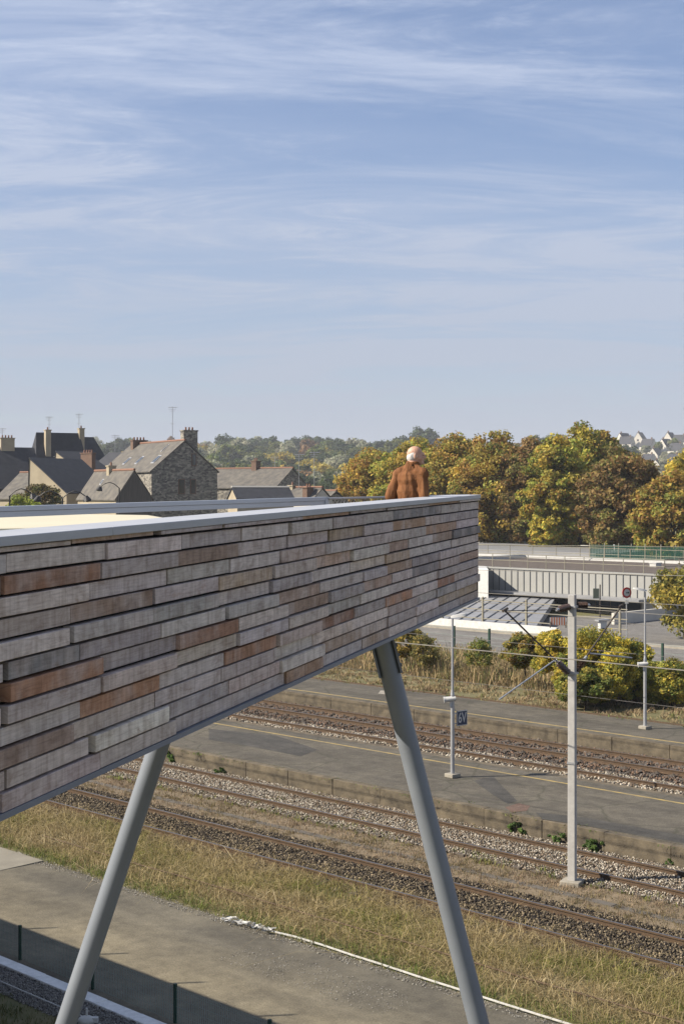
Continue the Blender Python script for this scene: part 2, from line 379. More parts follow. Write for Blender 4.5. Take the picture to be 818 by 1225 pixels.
# repairs in the asphalt of the near platform
def patch(parent, mat, pts, z=.5545):
    mb = MB(); n = len(pts); vs = []
    for (x, y) in pts:
        d = F * (CAMZ - .55) / (y - 591); X = (x - 409) / F * d; vs.append((X, d, z))
    mb.add(vs, [tuple(range(n))]); o = mb.build('asphalt_patch', mat, parent)
    me = o.data
    if me.polygons[0].normal.z < 0: me.flip_normals()
patch(p1, M['patch'], [(566, 934), (590, 929), (600, 940), (618, 958), (607, 962), (588, 950)])
patch(p1, M['patch_red'], [(604, 966), (620, 961), (634, 964), (630, 970), (612, 972)])
patch(p1, M['patch'], [(640, 972), (700, 978), (818, 1000), (818, 1009), (700, 988), (648, 980)])
patch(p1, M['patch'], [(250, 872), (330, 880), (380, 897), (360, 905), (300, 893), (250, 885)])
patch(p2, M['conc_light'], [(455, 826), (474, 827), (476, 832), (452, 830)])

# fouling strip between the two near tracks (cable trough)
mb = MB()
for w in np.arange(8, 75, 1.0):
    o = .05 * math.sin(w * .35); mb.pbox(27.55 + o, 27.78 + o, w + .01, w + .99, 0, .015 + random.uniform(0, .012))
tag(mb.build('cable_trough', plain('trough', (.14, .125, .105), (.10, .09, .075), 3, .95)), 'low grey concrete cable trough sunk in dry grass between the two near tracks', 'cable trough')

# ------------------------------------------------------------------ railway tracks
def rail_mesh(w0, w1, v, z0=.0):
    prof = [(-.07, 0), (.07, 0), (.07, .015), (.012, .04), (.012, .125), (.035, .135), (.035, .168), (-.035, .168), (-.035, .135), (-.012, .125), (-.012, .04), (-.07, .015)]
    mb = MB(); n = len(prof); ws = (w0, w1); vs = [P(v + a, w, z0 + zz_) for w in ws for a, zz_ in prof]
    fs = [(i, (i + 1) % n, n + (i + 1) % n, n + i) for i in range(n)] + [tuple(range(n)), tuple(range(2 * n - 1, n - 1, -1))]
    mb.add(vs, fs); return mb
sleeper_me = None
def track(vc, w0, w1, label, sl0, sl1, step, z0):
    global sleeper_me
    org = P(vc, 0, 0)
    t_ = thing('railway_track', label, 'railway track', org)
    for s in (-1, 1):
        mb = rail_mesh(w0, w1, vc + s * .7525, z0); r_ = mb.build('rail', M['rail'], t_, off=org)
        mb = MB(); mb.pbox(vc + s * .7525 - .026, vc + s * .7525 + .026, w0, w1, z0 + .1685, z0 + .1705); mb.build('rail_head', M['rail_top'], r_, off=org)
    if sleeper_me is None:
        mb = MB(); mb.box((0, 0, -.035), (2.5, .25, .10), 0)
        for s in (-.7525, .7525):
            mb.box((s, 0, .02), (.34, .15, .03), 0)
            for e in (-1, 1): mb.box((s + e * .10, 0, .045), (.05, .06, .04), 0)
        o = mb.build('sleeper', M['sleeper'], t_, bevel=.012); sleeper_me = o
        o.location = P(vc, sl0) - org + Vector((0, 0, z0)); o.rotation_euler = (0, 0, R(45)); k0 = sl0 + step
    else: k0 = sl0
    for w in np.arange(k0, sl1, step)[:99]:
        c = sleeper_me.copy(); COL.objects.link(c); c.parent = t_; c.location = P(vc, w) - org + Vector((0, 0, z0)); c.rotation_euler = (0, 0, R(45) + random.uniform(-.01, .01))
    return t_
track(25.33, -10, 110, 'nearest railway track, rusty rails in dark brown ballast beside the long dry grass', 13, 45, .6, .03)
track(29.92, -10, 120, 'second rusty track in pale pinkish ballast along the front edge of the near platform', 16, 54, .6, .045)
track(38.75, -10, 160, 'rusty track in pale ballast just behind the near platform, partly hidden by its edge', 22, 72, .62, .06)
track(42.42, -10, 160, 'farthest track with bare sleepers, running along the wall of the far platform', 25, 84, .62, .07)

def stones(name, n, v0, v1, w0, w1, z, s0, s1, cols, label, cat='ballast', hump=0.0, gauss=None):
    base = np.array([(-1, -1, -1), (1, -1, -1), (1, 1, -1), (-1, 1, -1), (-1, -1, 1), (1, -1, 1), (1, 1, 1), (-1, 1, 1)], float) * .6
    fc = np.array([(3, 2, 1, 0), (4, 5, 6, 7), (0, 1, 5, 4), (1, 2, 6, 5), (2, 3, 7, 6), (3, 0, 4, 7)])
    vv = NP.uniform(v0, v1, n); ww = NP.uniform(w0, w1, n)
    edge = np.minimum(vv - v0, v1 - vv); zz_ = z + np.clip(edge / .5, 0, 1) * hump
    V = base[None] * NP.uniform(.55, 1.25, (n, 8, 3)) * NP.uniform(s0, s1, (n, 1, 1)) * NP.uniform(.7, 1.2, (n, 1, 3))
    A = NP.normal(size=(n, 3, 3)); Q, _ = np.linalg.qr(A); V = np.einsum('nij,nkj->nki', Q, V)
    c = np.stack([q * (vv - ww), q * (vv + ww), zz_ + NP.uniform(-.01, .02, n)], 1); V += c[:, None]
    C = np.array(cols); ci = C[NP.integers(0, len(C), n)] * NP.uniform(.75, 1.25, (n, 1))
    Fc = (fc[None] + 8 * np.arange(n)[:, None, None]).reshape(-1, 4)
    o = npmesh(name, V.reshape(-1, 3), Fc, np.repeat(ci, 8, 0), M['stone']); return tag(o, label, cat, kind='stuff')
dk = [(.10, .08, .055), (.05, .042, .034), (.17, .14, .095), (.035, .03, .028), (.26, .21, .14), (.08, .065, .045)]
lt = [(.20, .16, .11), (.15, .12, .085), (.38, .345, .28), (.28, .25, .20), (.50, .46, .38), (.17, .145, .115), (.30, .245, .19), (.09, .08, .065), (.42, .375, .31), (.22, .165, .115)]
stones('ballast', 48000, 24.25, 26.95, 13, 47, .03, .013, .038, dk, 'dark brown ballast of the nearest track', hump=.035)
stones('ballast', 60000, 28.7, 31.55, 16, 56, .04, .013, .037, lt, 'pale pinkish grey ballast of the second track', hump=.04)
stones('ballast', 30000, 37.1, 40.6, 20, 76, .04, .025, .06, lt, 'pale ballast behind the near platform', hump=.04)
stones('ballast', 22000, 40.5, 44.1, 22, 82, .045, .025, .06, [(.12, .085, .06), (.07, .055, .045), (.2, .13, .09), (.16, .14, .12)], 'rust brown ballast below the far platform wall', hump=.02)
stones('gravel', 26000, 14.8, 15.72, 8, 30, -.02, .008, .022, [(.30, .29, .27), (.2, .19, .17), (.14, .13, .12), (.38, .36, .33)], 'grey gravel between the white kerb and the shaded grass', 'gravel')
stones('gravel', 3200, 20.55, 20.95, 12, 33, .0, .006, .02, [(.30, .29, .27), (.2, .19, .17), (.4, .38, .33)], 'loose gravel at the grass edge of the path', 'gravel')
stones('gravel', 900, 18.9, 20.1, 18, 22.5, .0, .005, .014, [(.34, .33, .31), (.24, .23, .2), (.42, .40, .36)], 'scatter of pale grit in the middle of the path', 'gravel')

# ------------------------------------------------------------------ grass
def blades(name, n, v0, v1, w0, w1, z, h0, h1, wd, cols, label, lean=.5, clump=.0, cat='grass', green_edge=None, spread=(.05, .22)):
    vv = NP.uniform(v0, v1, n); ww = NP.uniform(w0, w1, n)
    if clump:
        k = int(n / clump); cv = NP.uniform(v0, v1, k); cw = NP.uniform(w0, w1, k); ch = NP.uniform(.5, 1.35, k); cc = NP.random((k,)); ca = NP.uniform(0, 6.28, k)
        idx = NP.integers(0, k, n); sg = NP.uniform(*spread, k)[idx]
        vv = np.clip(cv[idx] + NP.normal(size=n) * sg, v0 - .1, v1 + .1); ww = cw[idx] + NP.normal(size=n) * sg; hm = ch[idx]; cm = cc[idx]; a0 = ca[idx]
    else: hm = np.ones(n); cm = NP.random(n); a0 = NP.uniform(0, 6.28, n)
    h = NP.uniform(h0, h1, n) * hm; a = a0 + NP.normal(size=n) * 1.1; ln = np.abs(NP.normal(size=n)) * lean * h + .1 * h
    base = np.stack([q * (vv - ww), q * (vv + ww), np.full(n, z)], 1)
    ld = np.stack([np.cos(a), np.sin(a), np.zeros(n)], 1); a2 = NP.uniform(0, 6.28, n); sd = np.stack([np.cos(a2), np.sin(a2), np.zeros(n)], 1) * (wd * NP.uniform(.6, 1.4, (n, 1)))
    up = np.array([0, 0, 1.0])[None]
    mid = base + ld * (ln * .35)[:, None] + up * (h * .6)[:, None]; tip = base + ld * ln[:, None] + up * (h * np.clip(1 - .35 * ln / h, .3, 1))[:, None]
    V = np.stack([base - sd, base + sd, mid + sd * .7, mid - sd * .7, tip], 1)
    f = np.array([(0, 1, 2), (0, 2, 3), (3, 2, 4)])
    Fc = (f[None] + 5 * np.arange(n)[:, None, None]).reshape(-1, 3)
    pn = .55 + .27 * (np.sin(vv * 2.1 + 1.3 * np.sin(ww * .7)) + np.sin(ww * 1.15 + 2 * np.sin(vv * 1.3 + ww * .31)) )
    C = np.array(cols, float); k1 = np.clip((cm * .30 + pn * .42 + NP.random(n) * .28) * len(C), 0, len(C) - 1).astype(int); col = C[k1]
    if green_edge is not None:
        g = np.exp(-((vv - green_edge[0]) / green_edge[1]) ** 2); mk = NP.random(n) < g * .85
        col[mk] = np.array([(.16, .20, .05), (.12, .17, .04), (.22, .24, .07)])[NP.integers(0, 3, mk.sum())]
    col = col * NP.uniform(.75, 1.25, (n, 1))
    o = npmesh(name, V.reshape(-1, 3), Fc, np.repeat(col, 5, 0), M['grass']); return tag(o, label, cat, kind='stuff')
dry = [(.13, .17, .04), (.19, .23, .05), (.25, .25, .07), (.28, .23, .09), (.36, .29, .14), (.46, .37, .20), (.27, .20, .10), (.60, .50, .30)]
blades('grass', 70000, 20.95, 24.5, 11, 43, 0, .05, .22, .007, dry, 'rough low grass between the path and the nearest track', 1.1, 10, green_edge=(21.0, .5))
blades('dry_grass', 22000, 21.2, 24.6, 11, 43, 0, .14, .40, .0055, dry[2:], 'long bent straw coloured grass between the path and the nearest track', 2.4, 14, spread=(.1, .5))
blades('dry_grass', 34000, 26.75, 28.9, 14, 50, 0, .03, .12, .007, [(.20, .15, .09), (.27, .20, .13), (.33, .25, .165), (.18, .15, .07), (.22, .16, .10)], 'short dry tan grass between the two near tracks', .8, 20)
blades('weeds', 30000, 48.15, 54, 26, 92, .4, .06, .25, .02, [(.18, .19, .06), (.30, .24, .12), (.36, .28, .16), (.28, .20, .12), (.20, .19, .08)], 'patchy dry weeds behind the far platform', .9, 24)
blades('weeds', 42000, 53, 61.5, 28, 104, .4, .25, 1.0, .022, [(.12, .15, .04), (.22, .19, .08), (.36, .27, .14), (.44, .33, .18), (.17, .19, .06), (.26, .18, .09)], 'tall straw and green weeds on the bank below the road', .7, 30, spread=(.3, .9))
blades('grass', 30000, 11, 14.85, 8, 26, -.03, .04, .16, .006, [(.06, .09, .02), (.09, .12, .03), (.16, .15, .06), (.12, .13, .04)], 'dark green shaded grass in the bottom left corner', .8, 16)
blades('weeds', 900, 31.45, 31.9, 18, 56, .5, .03, .10, .012, [(.14, .2, .05), (.2, .22, .07)], 'moss and weeds in the joint of the platform edge', .8, 12)
blades('weeds', 1800, 47.9, 48.4, 28, 82, .5, .05, .16, .02, [(.14, .2, .05), (.24, .22, .08)], 'weeds along the back of the far platform', .8, 10)
blades('weeds', 2600, 28.55, 28.95, 16, 52, .0, .05, .2, .008, dry[:4], 'grass tufts along the near edge of the pale ballast', 1.0, 16)
blades('weeds', 3600, 24.15, 24.75, 13, 44, .03, .06, .28, .007, dry, 'grass creeping over the near rail of the closest track', 1.3, 12)
blades('weeds', 900, 28.9, 31.4, 16, 52, .05, .04, .14, .008, dry[:4], 'sparse weeds in the pale ballast of the second track', 1.0, 18)
mb = MB(); mb.pbox(48.1, 48.18, -10, 190, .4, .60); tag(mb.build('edging', M['rail']), 'low rust brown edging rail along the back of the far platform', 'edging')
mb = MB(); mb.path([P(22.1 + .03 * math.sin(w), w, .12) for w in np.arange(8, 34, 1.5)], .018); tag(mb.build('rusty_cable', M['rail']), 'rust red cable lying in the long grass between path and nearest track', 'cable')

# ------------------------------------------------------------------ fence, kerb, tape in the bottom left
mb = MB()
for w in np.arange(-2, 60, 1.0): mb.pbox(15.655, 15.942, w + .005, w + .995, -.1, .03 + random.uniform(-.004, .004))
tag(mb.build('kerb', plain('kerb_white', (.98, .98, .96), (.74, .75, .74), 7, .9, 0, .004, detail=10), bevel=.012), kind='structure')
ft = thing('mesh_fence', 'dark green welded mesh fence with slim posts between the white kerb and the path', 'fence', P(16.12, 20, 0)); org = ft.location.copy()
v0, w0f = vw(208, 25.7); posts = [w0f + 2.47 * k for k in range(-4, 9)]
for w in posts:
    mb = MB(); mb.box(P(16.12, w, .34) - org, (.05, .05, .70), R(45)); mb.build('post', M['green_metal'], ft)
for w in posts[:-1]:
    mb = MB()
    for k in range(1, 49): mb.tube(P(16.12, w + k * .0504, .02) - org, P(16.12, w + k * .0504, .64) - org, .0042, n=3, cap=False)
    for z in (.04, .16, .30, .44, .58, .63): mb.tube(P(16.12, w + .02, z) - org, P(16.12, w + 2.45, z) - org, .003, n=3, cap=False)
    mb.build('mesh_panel', M['green_wire'], ft)
mb = MB(); pts = [P(15.05 + .02 * math.sin(w * 1.3), w, .05 + .02 * math.sin(w * .9)) for w in np.arange(8, 30, .8)]; mb.path(pts, .012)
tag(mb.build('hose', M['white_paint']), 'thin pale hose lying across the gravel beside the shaded grass', 'hose')
c0 = at(104, 1221, F * 9.2 / (1221 - 591))
mb = MB(); mb.ball(c0, (.16, .11, .09), 10, 7); mb.box(c0 + Vector((.12, 0, .02)), (.16, .10, .08)); mb.tube(c0, c0 + Vector((0, 0, .22)), .02)
tag(mb.build('water_valve', M['white_paint'], smooth=True), 'small white valve lump on the gravel at the foot of the left leg', 'valve')
# white tape / string and crumpled fabric at the path edge
def gp(x, y, z=.0): d = F * (CAMZ - z) / (y - 591); return Vector(((x - 409) / F * d, d, z))
tp = [(322, 1114), (352, 1121), (385, 1131), (420, 1143), (455, 1154), (500, 1169), (549, 1184.5), (600, 1201), (680, 1226), (760, 1252)]
mb = MB(); pts = [gp(x, y, .05) for x, y in tp]
for a, b_ in zip(pts[:-1], pts[1:]):
    a, b_ = a.copy(), b_.copy(); u = Vector((0.007, .007, .010)); mb.hexa([a - u * .3, b_ - u * .3, b_ + Vector((u.x, u.y, 0)), a + Vector((u.x, u.y, 0)), a - u * .3 + Vector((0, 0, .03)), b_ - u * .3 + Vector((0, 0, .03)), b_ + u + Vector((0, 0, .02)), a + u + Vector((0, 0, .02))])
tag(mb.build('tape', M['white_paint']), 'long white tape stretched along the grass edge of the path', 'tape')
mb = MB()
for k in range(90):
    x = 268 + 58 * (k / 90) + random.uniform(-3, 3); y = 1098 + 15 * (k / 90) + random.uniform(-2, 3); p = gp(x, y, .03 + random.random() * .08); r = random.uniform(.025, .07)
    vs = [p + Vector((random.uniform(-r, r) * 1.6, random.uniform(-r, r), random.uniform(-.01, .05))) for _ in range(5)]
    mb.add(vs, [(0, 1, 2), (0, 2, 3), (1, 3, 4), (0, 3, 4), (1, 2, 4)])
tag(mb.build('crumpled_tape', M['white_paint']), 'crumpled torn white plastic at the left end of the long tape', 'litter')

# ------------------------------------------------------------------ the footbridge
BX, BY = .2742, .9616
TS = 0.0157
def WP(s, h, o=0.0):     # s along near wall, h down/up from coping top, o outwards (towards the tracks)
    o -= .062
    return Vector((-1.68 + BX * s + BY * o, 7.185 + BY * s - BX * o, 9.09 + TS * s + h))
def s_of(x):
    d = 3.729 / (.2852 - (x - 409) / F); return (d - 7.185) / BY
SE = 12.86; S0 = -4.0
fb = thing('footbridge', 'timber clad footbridge end with grey coping on two slanting grey steel legs', 'footbridge', (0.3, 16, 0)); FO = fb.location.copy()
def wbox(mb, s0, s1, h0, h1, o0, o1, col=None):
    mb.hexa([WP(s0, h0, o1), WP(s1, h0, o1), WP(s1, h0, o0), WP(s0, h0, o0), WP(s0, h1, o1), WP(s1, h1, o1), WP(s1, h1, o0), WP(s0, h1, o0)], col)
def c6(*a): return [x / 2.727 for x in a]
def c7(*a): return [280 + x / 2.556 for x in a]
# joints per row (photo pixels along x); negative = colours change but no visible gap. colour codes g grey, b brown, o orange, d dark
rows = {
 0: (c6(245, 518, 728) + c7(212, 360, 470, -600, -690), 'gbggbggbg'),
 1: (c6(-35, 355, 600) + c7(33, 177, 303, -405, -492, -640, 695), 'ggggggggdgg'),
 2: (c6(20, 337, -590) + c7(22, 172, 297, -400, 487, -590, -635), 'gogbggbgbggbg'),
 3: (c6(300, 560, 762) + c7(150, -283, -390, 480, -590, 685), 'ggggggggbgg'),
 4: (c6(-242, 510, -725) + c7(122, -255, 365, -475, 540, -612, 672), 'gbgbgbgbgbdg'),
 5: (c6(232, 505, 722) + c7(120, -240, 365, -470, 540, 670), 'gggggggbggg'),
 6: (c6(20, 269, -535, 742) + c7(-140, 268, -400, 470, -550, -632, 690), 'gdgggbggbggg'),
 7: (c6(22, 342, -590, 785) + c7(16, 172, 297, -400, 487, -550, -632, -690), 'gogobgbgbgdgb'),
 8: (c6(332, 582, 783) + c7(168, -290, -395, -485, -565, -630), 'ggggggggggg'),
 9: (c6(-277, 535, -745) + c7(137, -272, 377, -470, 548, -627, 678), 'gogogogogog'),
 10: (c6(-250, 518, -733) + c7(133, -250, 370, -480, -565, -625, 680), 'bggggggggggg'),
 11: (c6(302, -555, 757) + c7(-150, 280, -398, 477, -560, -625), 'gggggbgggbg'),
 12: (c6(5, -335, 583) + c7(165, -280, 400, -480, 565, 695), 'ggggbgbggg'),
}
pal = {'g': [(.44, .385, .355), (.49, .43, .395), (.375, .335, .32), (.53, .465, .42), (.46, .385, .335)], 'b': [(.36, .255, .19), (.41, .305, .225), (.32, .235, .185), (.38, .245, .165)],
       'o': [(.34, .19, .12), (.29, .165, .11)], 'd': [(.24, .225, .22)]}
cm = MB(); UVs = []
rr = random.Random(5)
PITCH = .1075
for k, (js, codes) in rows.items():
    hb = -.078 - PITCH * k; ht = hb + PITCH - rr.choice([.013, .015, .018])
    if k == 0: ht = -.054
    neg = [j < 0 for j in js]; xs_ = [abs(j) for j in js]
    # c6()/c7() keep the sign only for c6; c7 negative entries come back as 280 - x
    xs2, ng = [], []
    for j in js:
        if j < 0: xs2.append(-j); ng.append(True)
        elif j < 280 and js.index(j) >= 3 and xs2 and j < xs2[-1]: xs2.append(560 - j); ng.append(True)
        else: xs2.append(j); ng.append(False)
    pairs = sorted(zip(xs2, ng)); ss = [s_of(x) for x, _ in pairs]; ng = [n_ for _, n_ in pairs]
    # extend to the left of the frame
    s_l = ss[0]; pre = []
    while s_l > S0: s_l -= rr.uniform(.9, 1.3); pre.append(s_l)
    bounds = list(reversed(pre)) + ss + [SE - rr.choice([0, 0, .05, .1])]
    negs = [False] * len(pre) + ng + [True]
    code = 'g' * (len(pre) - 1) + codes
    for i in range(len(bounds) - 1):
        a, b_ = max(bounds[i], S0), bounds[i + 1]
        if b_ - a < .03: continue
        ga = .003 if negs[i] else rr.choice([.012, .02, .035, .05]); gb = .002 if negs[i + 1] else .006
        cc = code[i] if i < len(code) else 'g'
        col = rr.choice(pal[cc]); f_ = rr.uniform(.80, 1.26); col = tuple(x * f_ * rr.uniform(.97, 1.03) for x in col)
        o1 = rr.choice([.030, .036, .042, .050, .060]) ; dz = rr.uniform(-.002, .002)
        n0 = len(cm.v); wbox(cm, a + ga, b_ - gb, hb + dz + .0, ht + dz, -.01, o1, col)
        ou, ov = rr.uniform(0, 90), rr.uniform(0, 90)
        for (s_, h_) in ((a, hb), (b_, hb), (b_, hb - .05), (a, hb - .05), (a, ht), (b_, ht), (b_, ht + .05), (a, ht + .05)): UVs.append((s_ + ou, h_ + ov))
cl = cm.build('timber_cladding', M['timber'], fb, off=FO, bevel=.0025)
me = cl.data; ul = me.uv_layers.new(name='wall'); li = np.zeros(len(me.loops), dtype=np.int32); me.loops.foreach_get('vertex_index', li)
ul.data.foreach_set('uv', np.array(UVs, dtype=np.float32)[li].ravel())
cl['label'] = 'weathered grey and orange brown horizontal boards of uneven length'
mb = MB(); wbox(mb, S0, SE - .012, -1.35, -.055, -.06, -.012); 
s_ = S0 + .3
while s_ < SE: wbox(mb, s_, s_ + .03, -.085, -.07, -.011, .016); s_ += .585
mb.build('backing', M['dark_back'], fb, off=FO)
joints = [S0, s_of(-40), s_of(135), s_of(430), SE + .02]
for a, b_ in zip(joints[:-1], joints[1:]):
    mb = MB(); wbox(mb, a + .002, b_ - .002, -.050, 0, -.34, .066); mb.build('coping', M['coping'], fb, off=FO, bevel=.004)
mb = MB(); wbox(mb, S0, SE, -1.405, -1.372, -.30, .055); mb.build('bottom_flange', M['flange'], fb, off=FO)
mb = MB(); wbox(mb, S0, SE, -1.366, -.055, -.30, -.065); mb.build('inner_wall', M['galv'], fb, off=FO)
mb = MB(); wbox(mb, SE - .008, SE + .012, -1.366, -.055, -.30, .030); mb.build('end_panel', M['timber_dark'], fb, off=FO)
# far side rail, deck, end guard
FR0 = at(0, 606, 13.2); FR1 = at(390, 594.5, 18.0); fd = (FR1 - FR0); FRm = FR0 - fd * .9
def seg_box(mb, a, b_, z0, z1, o0, o1):
    a = Vector(a); b_ = Vector(b_); dr = (b_ - a); n = Vector((-dr.y, dr.x, 0)).normalized()
    def pt(p, o, z): return p + n * o + Vector((0, 0, z))
    mb.hexa([pt(a, o0, z0), pt(b_, o0, z0), pt(b_, o1, z0), pt(a, o1, z0), pt(a, o0, z1), pt(b_, o0, z1), pt(b_, o1, z1), pt(a, o1, z1)])
mb = MB(); seg_box(mb, FRm, FR1, -.045, 0, 0, .09); seg_box(mb, FRm, FR1, -.10, -.047, .012, .075); mb.build('top_rail', M['rail_paint'], fb, off=FO, bevel=.003)
mb = MB(); seg_box(mb, FR1 - fd.normalized() * .012, FR1 + fd.normalized() * .06, -1.1, .0, -.005, .10); mb.build('end_post', M['rail_paint'], fb, off=FO)
mb = MB(); DH = 1.12
E0 = WP(SE, 0, -.3); L0 = WP(S0, 0, -.3)
ring = [WP(S0, -DH, -.2), WP(SE, -DH, -.2), FR1 + Vector((0, 0.02, -DH)), FRm + Vector((-.05, 0, -DH))]
lo = [p - Vector((0, 0, .26)) for p in ring]
mb.hexa(lo + ring); mb.build('deck', M['deck'], fb, off=FO)
mb = MB(); seg_box(mb, FRm - Vector((0, 0, DH)), FR1 - Vector((0, 0, DH)), -.30, .03, .05, .10); mb.build('edge_beam', M['flange'], fb, off=FO)
# cable net guard across the end
a = FR1 + Vector((.03, .03, 0)); b_ = WP(SE, -.01, -.1) ; mb = MB()
mb.tube(a - Vector((0, 0, .02)), b_, .014)
for k in range(0, 46):
    t0 = k / 45; p = a.lerp(b_, t0)
    for sg in (-1, 1):
        qn = a.lerp(b_, min(1, max(0, t0 + sg * .24))); L_ = abs((qn - p).length); mb.tube(p - Vector((0, 0, .03)), qn - Vector((0, 0, .03 + .95 * min(1, L_ / .45 if L_ < .45 else 1))), .0016, n=3, cap=False)
mb.build('cable_net', M['galv'], fb, off=FO)
# legs
def leg(top, slope, rad):
    mb = MB(); bot = Vector((top.x - slope * top.z, top.y, 0)); mb.tube(bot, top, rad, n=48)
    l = mb.build('leg', M['steel_leg'], fb, smooth=True, off=FO)
    ax = (top - bot).normalized(); side = Vector((0, 1, 0)).cross(ax).normalized()
    for sg in (-1, 1):
        mb = MB(); c0_ = top - ax * .30 + side * sg * (rad + .008)
        pts = []
        for z in (-.42, .34):
            for (a_, b2) in ((-.014, -.10), (.014, -.10), (.014, .10), (-.014, .10)): pts.append(c0_ + ax * z + side * a_ + Vector((0, 1, 0)) * b2)
        mb.hexa(pts); 
        for z in (-.34, -.22, -.1, .02): mb.tube(c0_ + ax * z - side * .02 * 1, c0_ + ax * z + side * .03 * sg, .022, n=6)
        mb.build('gusset_plate', M['flange'], l, off=FO)
    mb = MB(); mb.box(bot + Vector((0, 0, .03)), (.5, .5, .06)); mb.build('base_plate', M['flange'], l, off=FO)
leg(Vector((-1.51, 15, 7.82)), .333, .106)
leg(Vector((.389, 17, 7.90)), -.252, .120)
mb = MB(); mb.hexa([Vector(p) for p in [(-1.9, 14.7, 7.68), (.2, 14.9, 7.68), (.2, 15.2, 7.68), (-1.9, 15.2, 7.68), (-1.9, 14.7, 7.86), (.2, 14.9, 7.86), (.2, 15.2, 7.86), (-1.9, 15.2, 7.86)]]); mb.build('cross_beam', M['flange'], fb, off=FO)

# curved cream canopy behind the far rail
ct = thing('canopy', 'low cream coloured canopy roof with a rounded end beyond the far bridge rail', 'canopy', (-5, 24, 0)); co_ = ct.location.copy()
ring = []
zt = 8.87
ring = [(-14, 15.0), (-5.2, 17.2), (-2.25, 18.3), (-2.06, 18.7), (-2.05, 19.2), (-2.2, 20.0), (-2.9, 22.0), (-5.0, 22.8), (-15, 22.0)]
n_ = len(ring); zc2 = lambda y: 8.885 + (y - 17.5) * .022
mb = MB(); mb.add([(x, y, zc2(y) - .30) for x, y in ring] + [(x, y, zc2(y)) for x, y in ring], [tuple(range(n_ - 1, -1, -1)), tuple(range(n_, 2 * n_))] + [(i, (i + 1) % n_, n_ + (i + 1) % n_, n_ + i) for i in range(n_)])
mb.build('roof', M['cream'], ct, off=co_, bevel=.02)
mb = MB(); mb.tube((-7.5, 20.5, 0), (-7.5, 20.5, zt - .27), .12); mb.build('post', M['steel_leg'], ct, off=co_)
mb = MB(); mb.tube((-11, 21, 0), (-11, 21, zt - .27), .12); mb.build('post', M['steel_leg'], ct, off=co_)

# stand-in for an unseen structure left of the frame, added to shade the fence
bt = thing('shadow_caster', 'plain low stand-in block for the unseen structure whose shadow falls on the path', 'building', P(9, 30)); bo = bt.location.copy()
mb = MB(); mb.pbox(5.5, 12.1, 20.9, 60, -.1, 4.9); mb.build('wall', M['render_cream'], bt, off=bo)
mb = MB(); mb.pbox(5.4, 12.15, 20.8, 60.1, 4.9, 5.0); mb.build('roof', M['zinc_roof'], bt, off=bo)
mb = MB()
for w in np.arange(21.2, 60, 2.47): mb.tube(P(12.0, w, 5.0) - bo, P(12.0, w, 5.62) - bo, .03)
mb.build('post', M['galv'], bt)
mb = MB()
for w in np.arange(23, 58, 4): mb.pbox(12.1, 12.13, w, w + 1.4, 1.0, 2.4)
mb.build('window', M['glass'], bt, off=bo)

# ------------------------------------------------------------------ catenary mast and wires
mv, mw = vw(684, 34.85); mp_ = P(mv, mw, 0)
mt = thing('catenary_mast', 'pale concrete catenary mast standing between the two near tracks', 'mast', mp_)
mb = MB()
def ring_h(hw, z, a):
    return [(hw * (x * math.cos(a) - y * math.sin(a)), hw * (x * math.sin(a) + y * math.cos(a)), z) for x, y in ((-1, -1), (1, -1), (1, 1), (-1, 1))]
mb.hexa(ring_h(.090, 0, R(-27)) + ring_h(.080, 6.9, R(-27))); mb.build('post', M['concrete'], mt, bevel=.008)
mb = MB(); mb.box((0, 0, .04), (.48, .48, .14), R(-27)); mb.build('footing', M['conc_light'], mt, bevel=.02)
nrm = Vector((q, q, 0))
def insulator(a, b_, nm='insulator'):
    a = Vector(a); b_ = Vector(b_); mb = MB(); mb.tube(a, b_, .025, n=8); L = (b_ - a).length; k = 5
    for i in range(k):
        c = a.lerp(b_, .14 + .72 * i / (k - 1)); dr = (b_ - a).normalized(); mb.tube(c - dr * .02, c + dr * .028, .085, .045, n=14)
    mb.build(nm, M['insulator'], mt, smooth=True)
    mb = MB(); dr = (b_ - a).normalized(); mb.tube(b_ - dr * .02, b_ + dr * .07, .035, n=8); mb.build('clamp', M['galv'], mt)
def arm(a, b_, r, mat, nm='cantilever_arm'): mb = MB(); mb.tube(a, b_, r, n=8); mb.build(nm, mat, mt)
tipL = -nrm * 2.54 + Vector((0, 0, 6.66)); tipR = nrm * 2.02 + Vector((0, 0, 6.5))
insulator(-nrm * .12 + Vector((0, 0, 6.62)), -nrm * .55 + Vector((0, 0, 6.58)))
insulator(nrm * .12 + Vector((0, 0, 6.64)), nrm * .62 + Vector((0, 0, 6.62)))
arm(-nrm * .6 + Vector((0, 0, 6.58)), tipL, .010, M['dark_metal'], 'tie_rod')
arm(nrm * .66 + Vector((0, 0, 6.62)), tipR, .010, M['dark_metal'], 'tie_rod')
bL = -nrm * .14 + Vector((0, 0, 5.05)); bR = nrm * .14 + Vector((0, 0, 5.05))
iL = bL.lerp(tipL, .19); iR = bR.lerp(tipR, .2)
insulator(bL, iL); insulator(bR, iR)
arm(iL, tipL, .021, M['dark_metal']); arm(iR, tipR, .021, M['dark_metal'])
regL = bL.lerp(tipL, .22)
arm(regL, -nrm * 2.75 + Vector((0, 0, 5.10)) + Vector((.0, .0, -.42)), .018, M['galv'], 'registration_arm')
arm(bR.lerp(tipR, .28), nrm * 2.5 + Vector((0, 0, 5.2)), .018, M['galv'], 'registration_arm')
for z_, w_ in ((5.03, .24), (6.62, .22), (2.9, .20)):
    mb = MB(); mb.box((0, 0, z_), (w_, w_, .05), R(-27)); mb.build('band', M['galv'], mt)
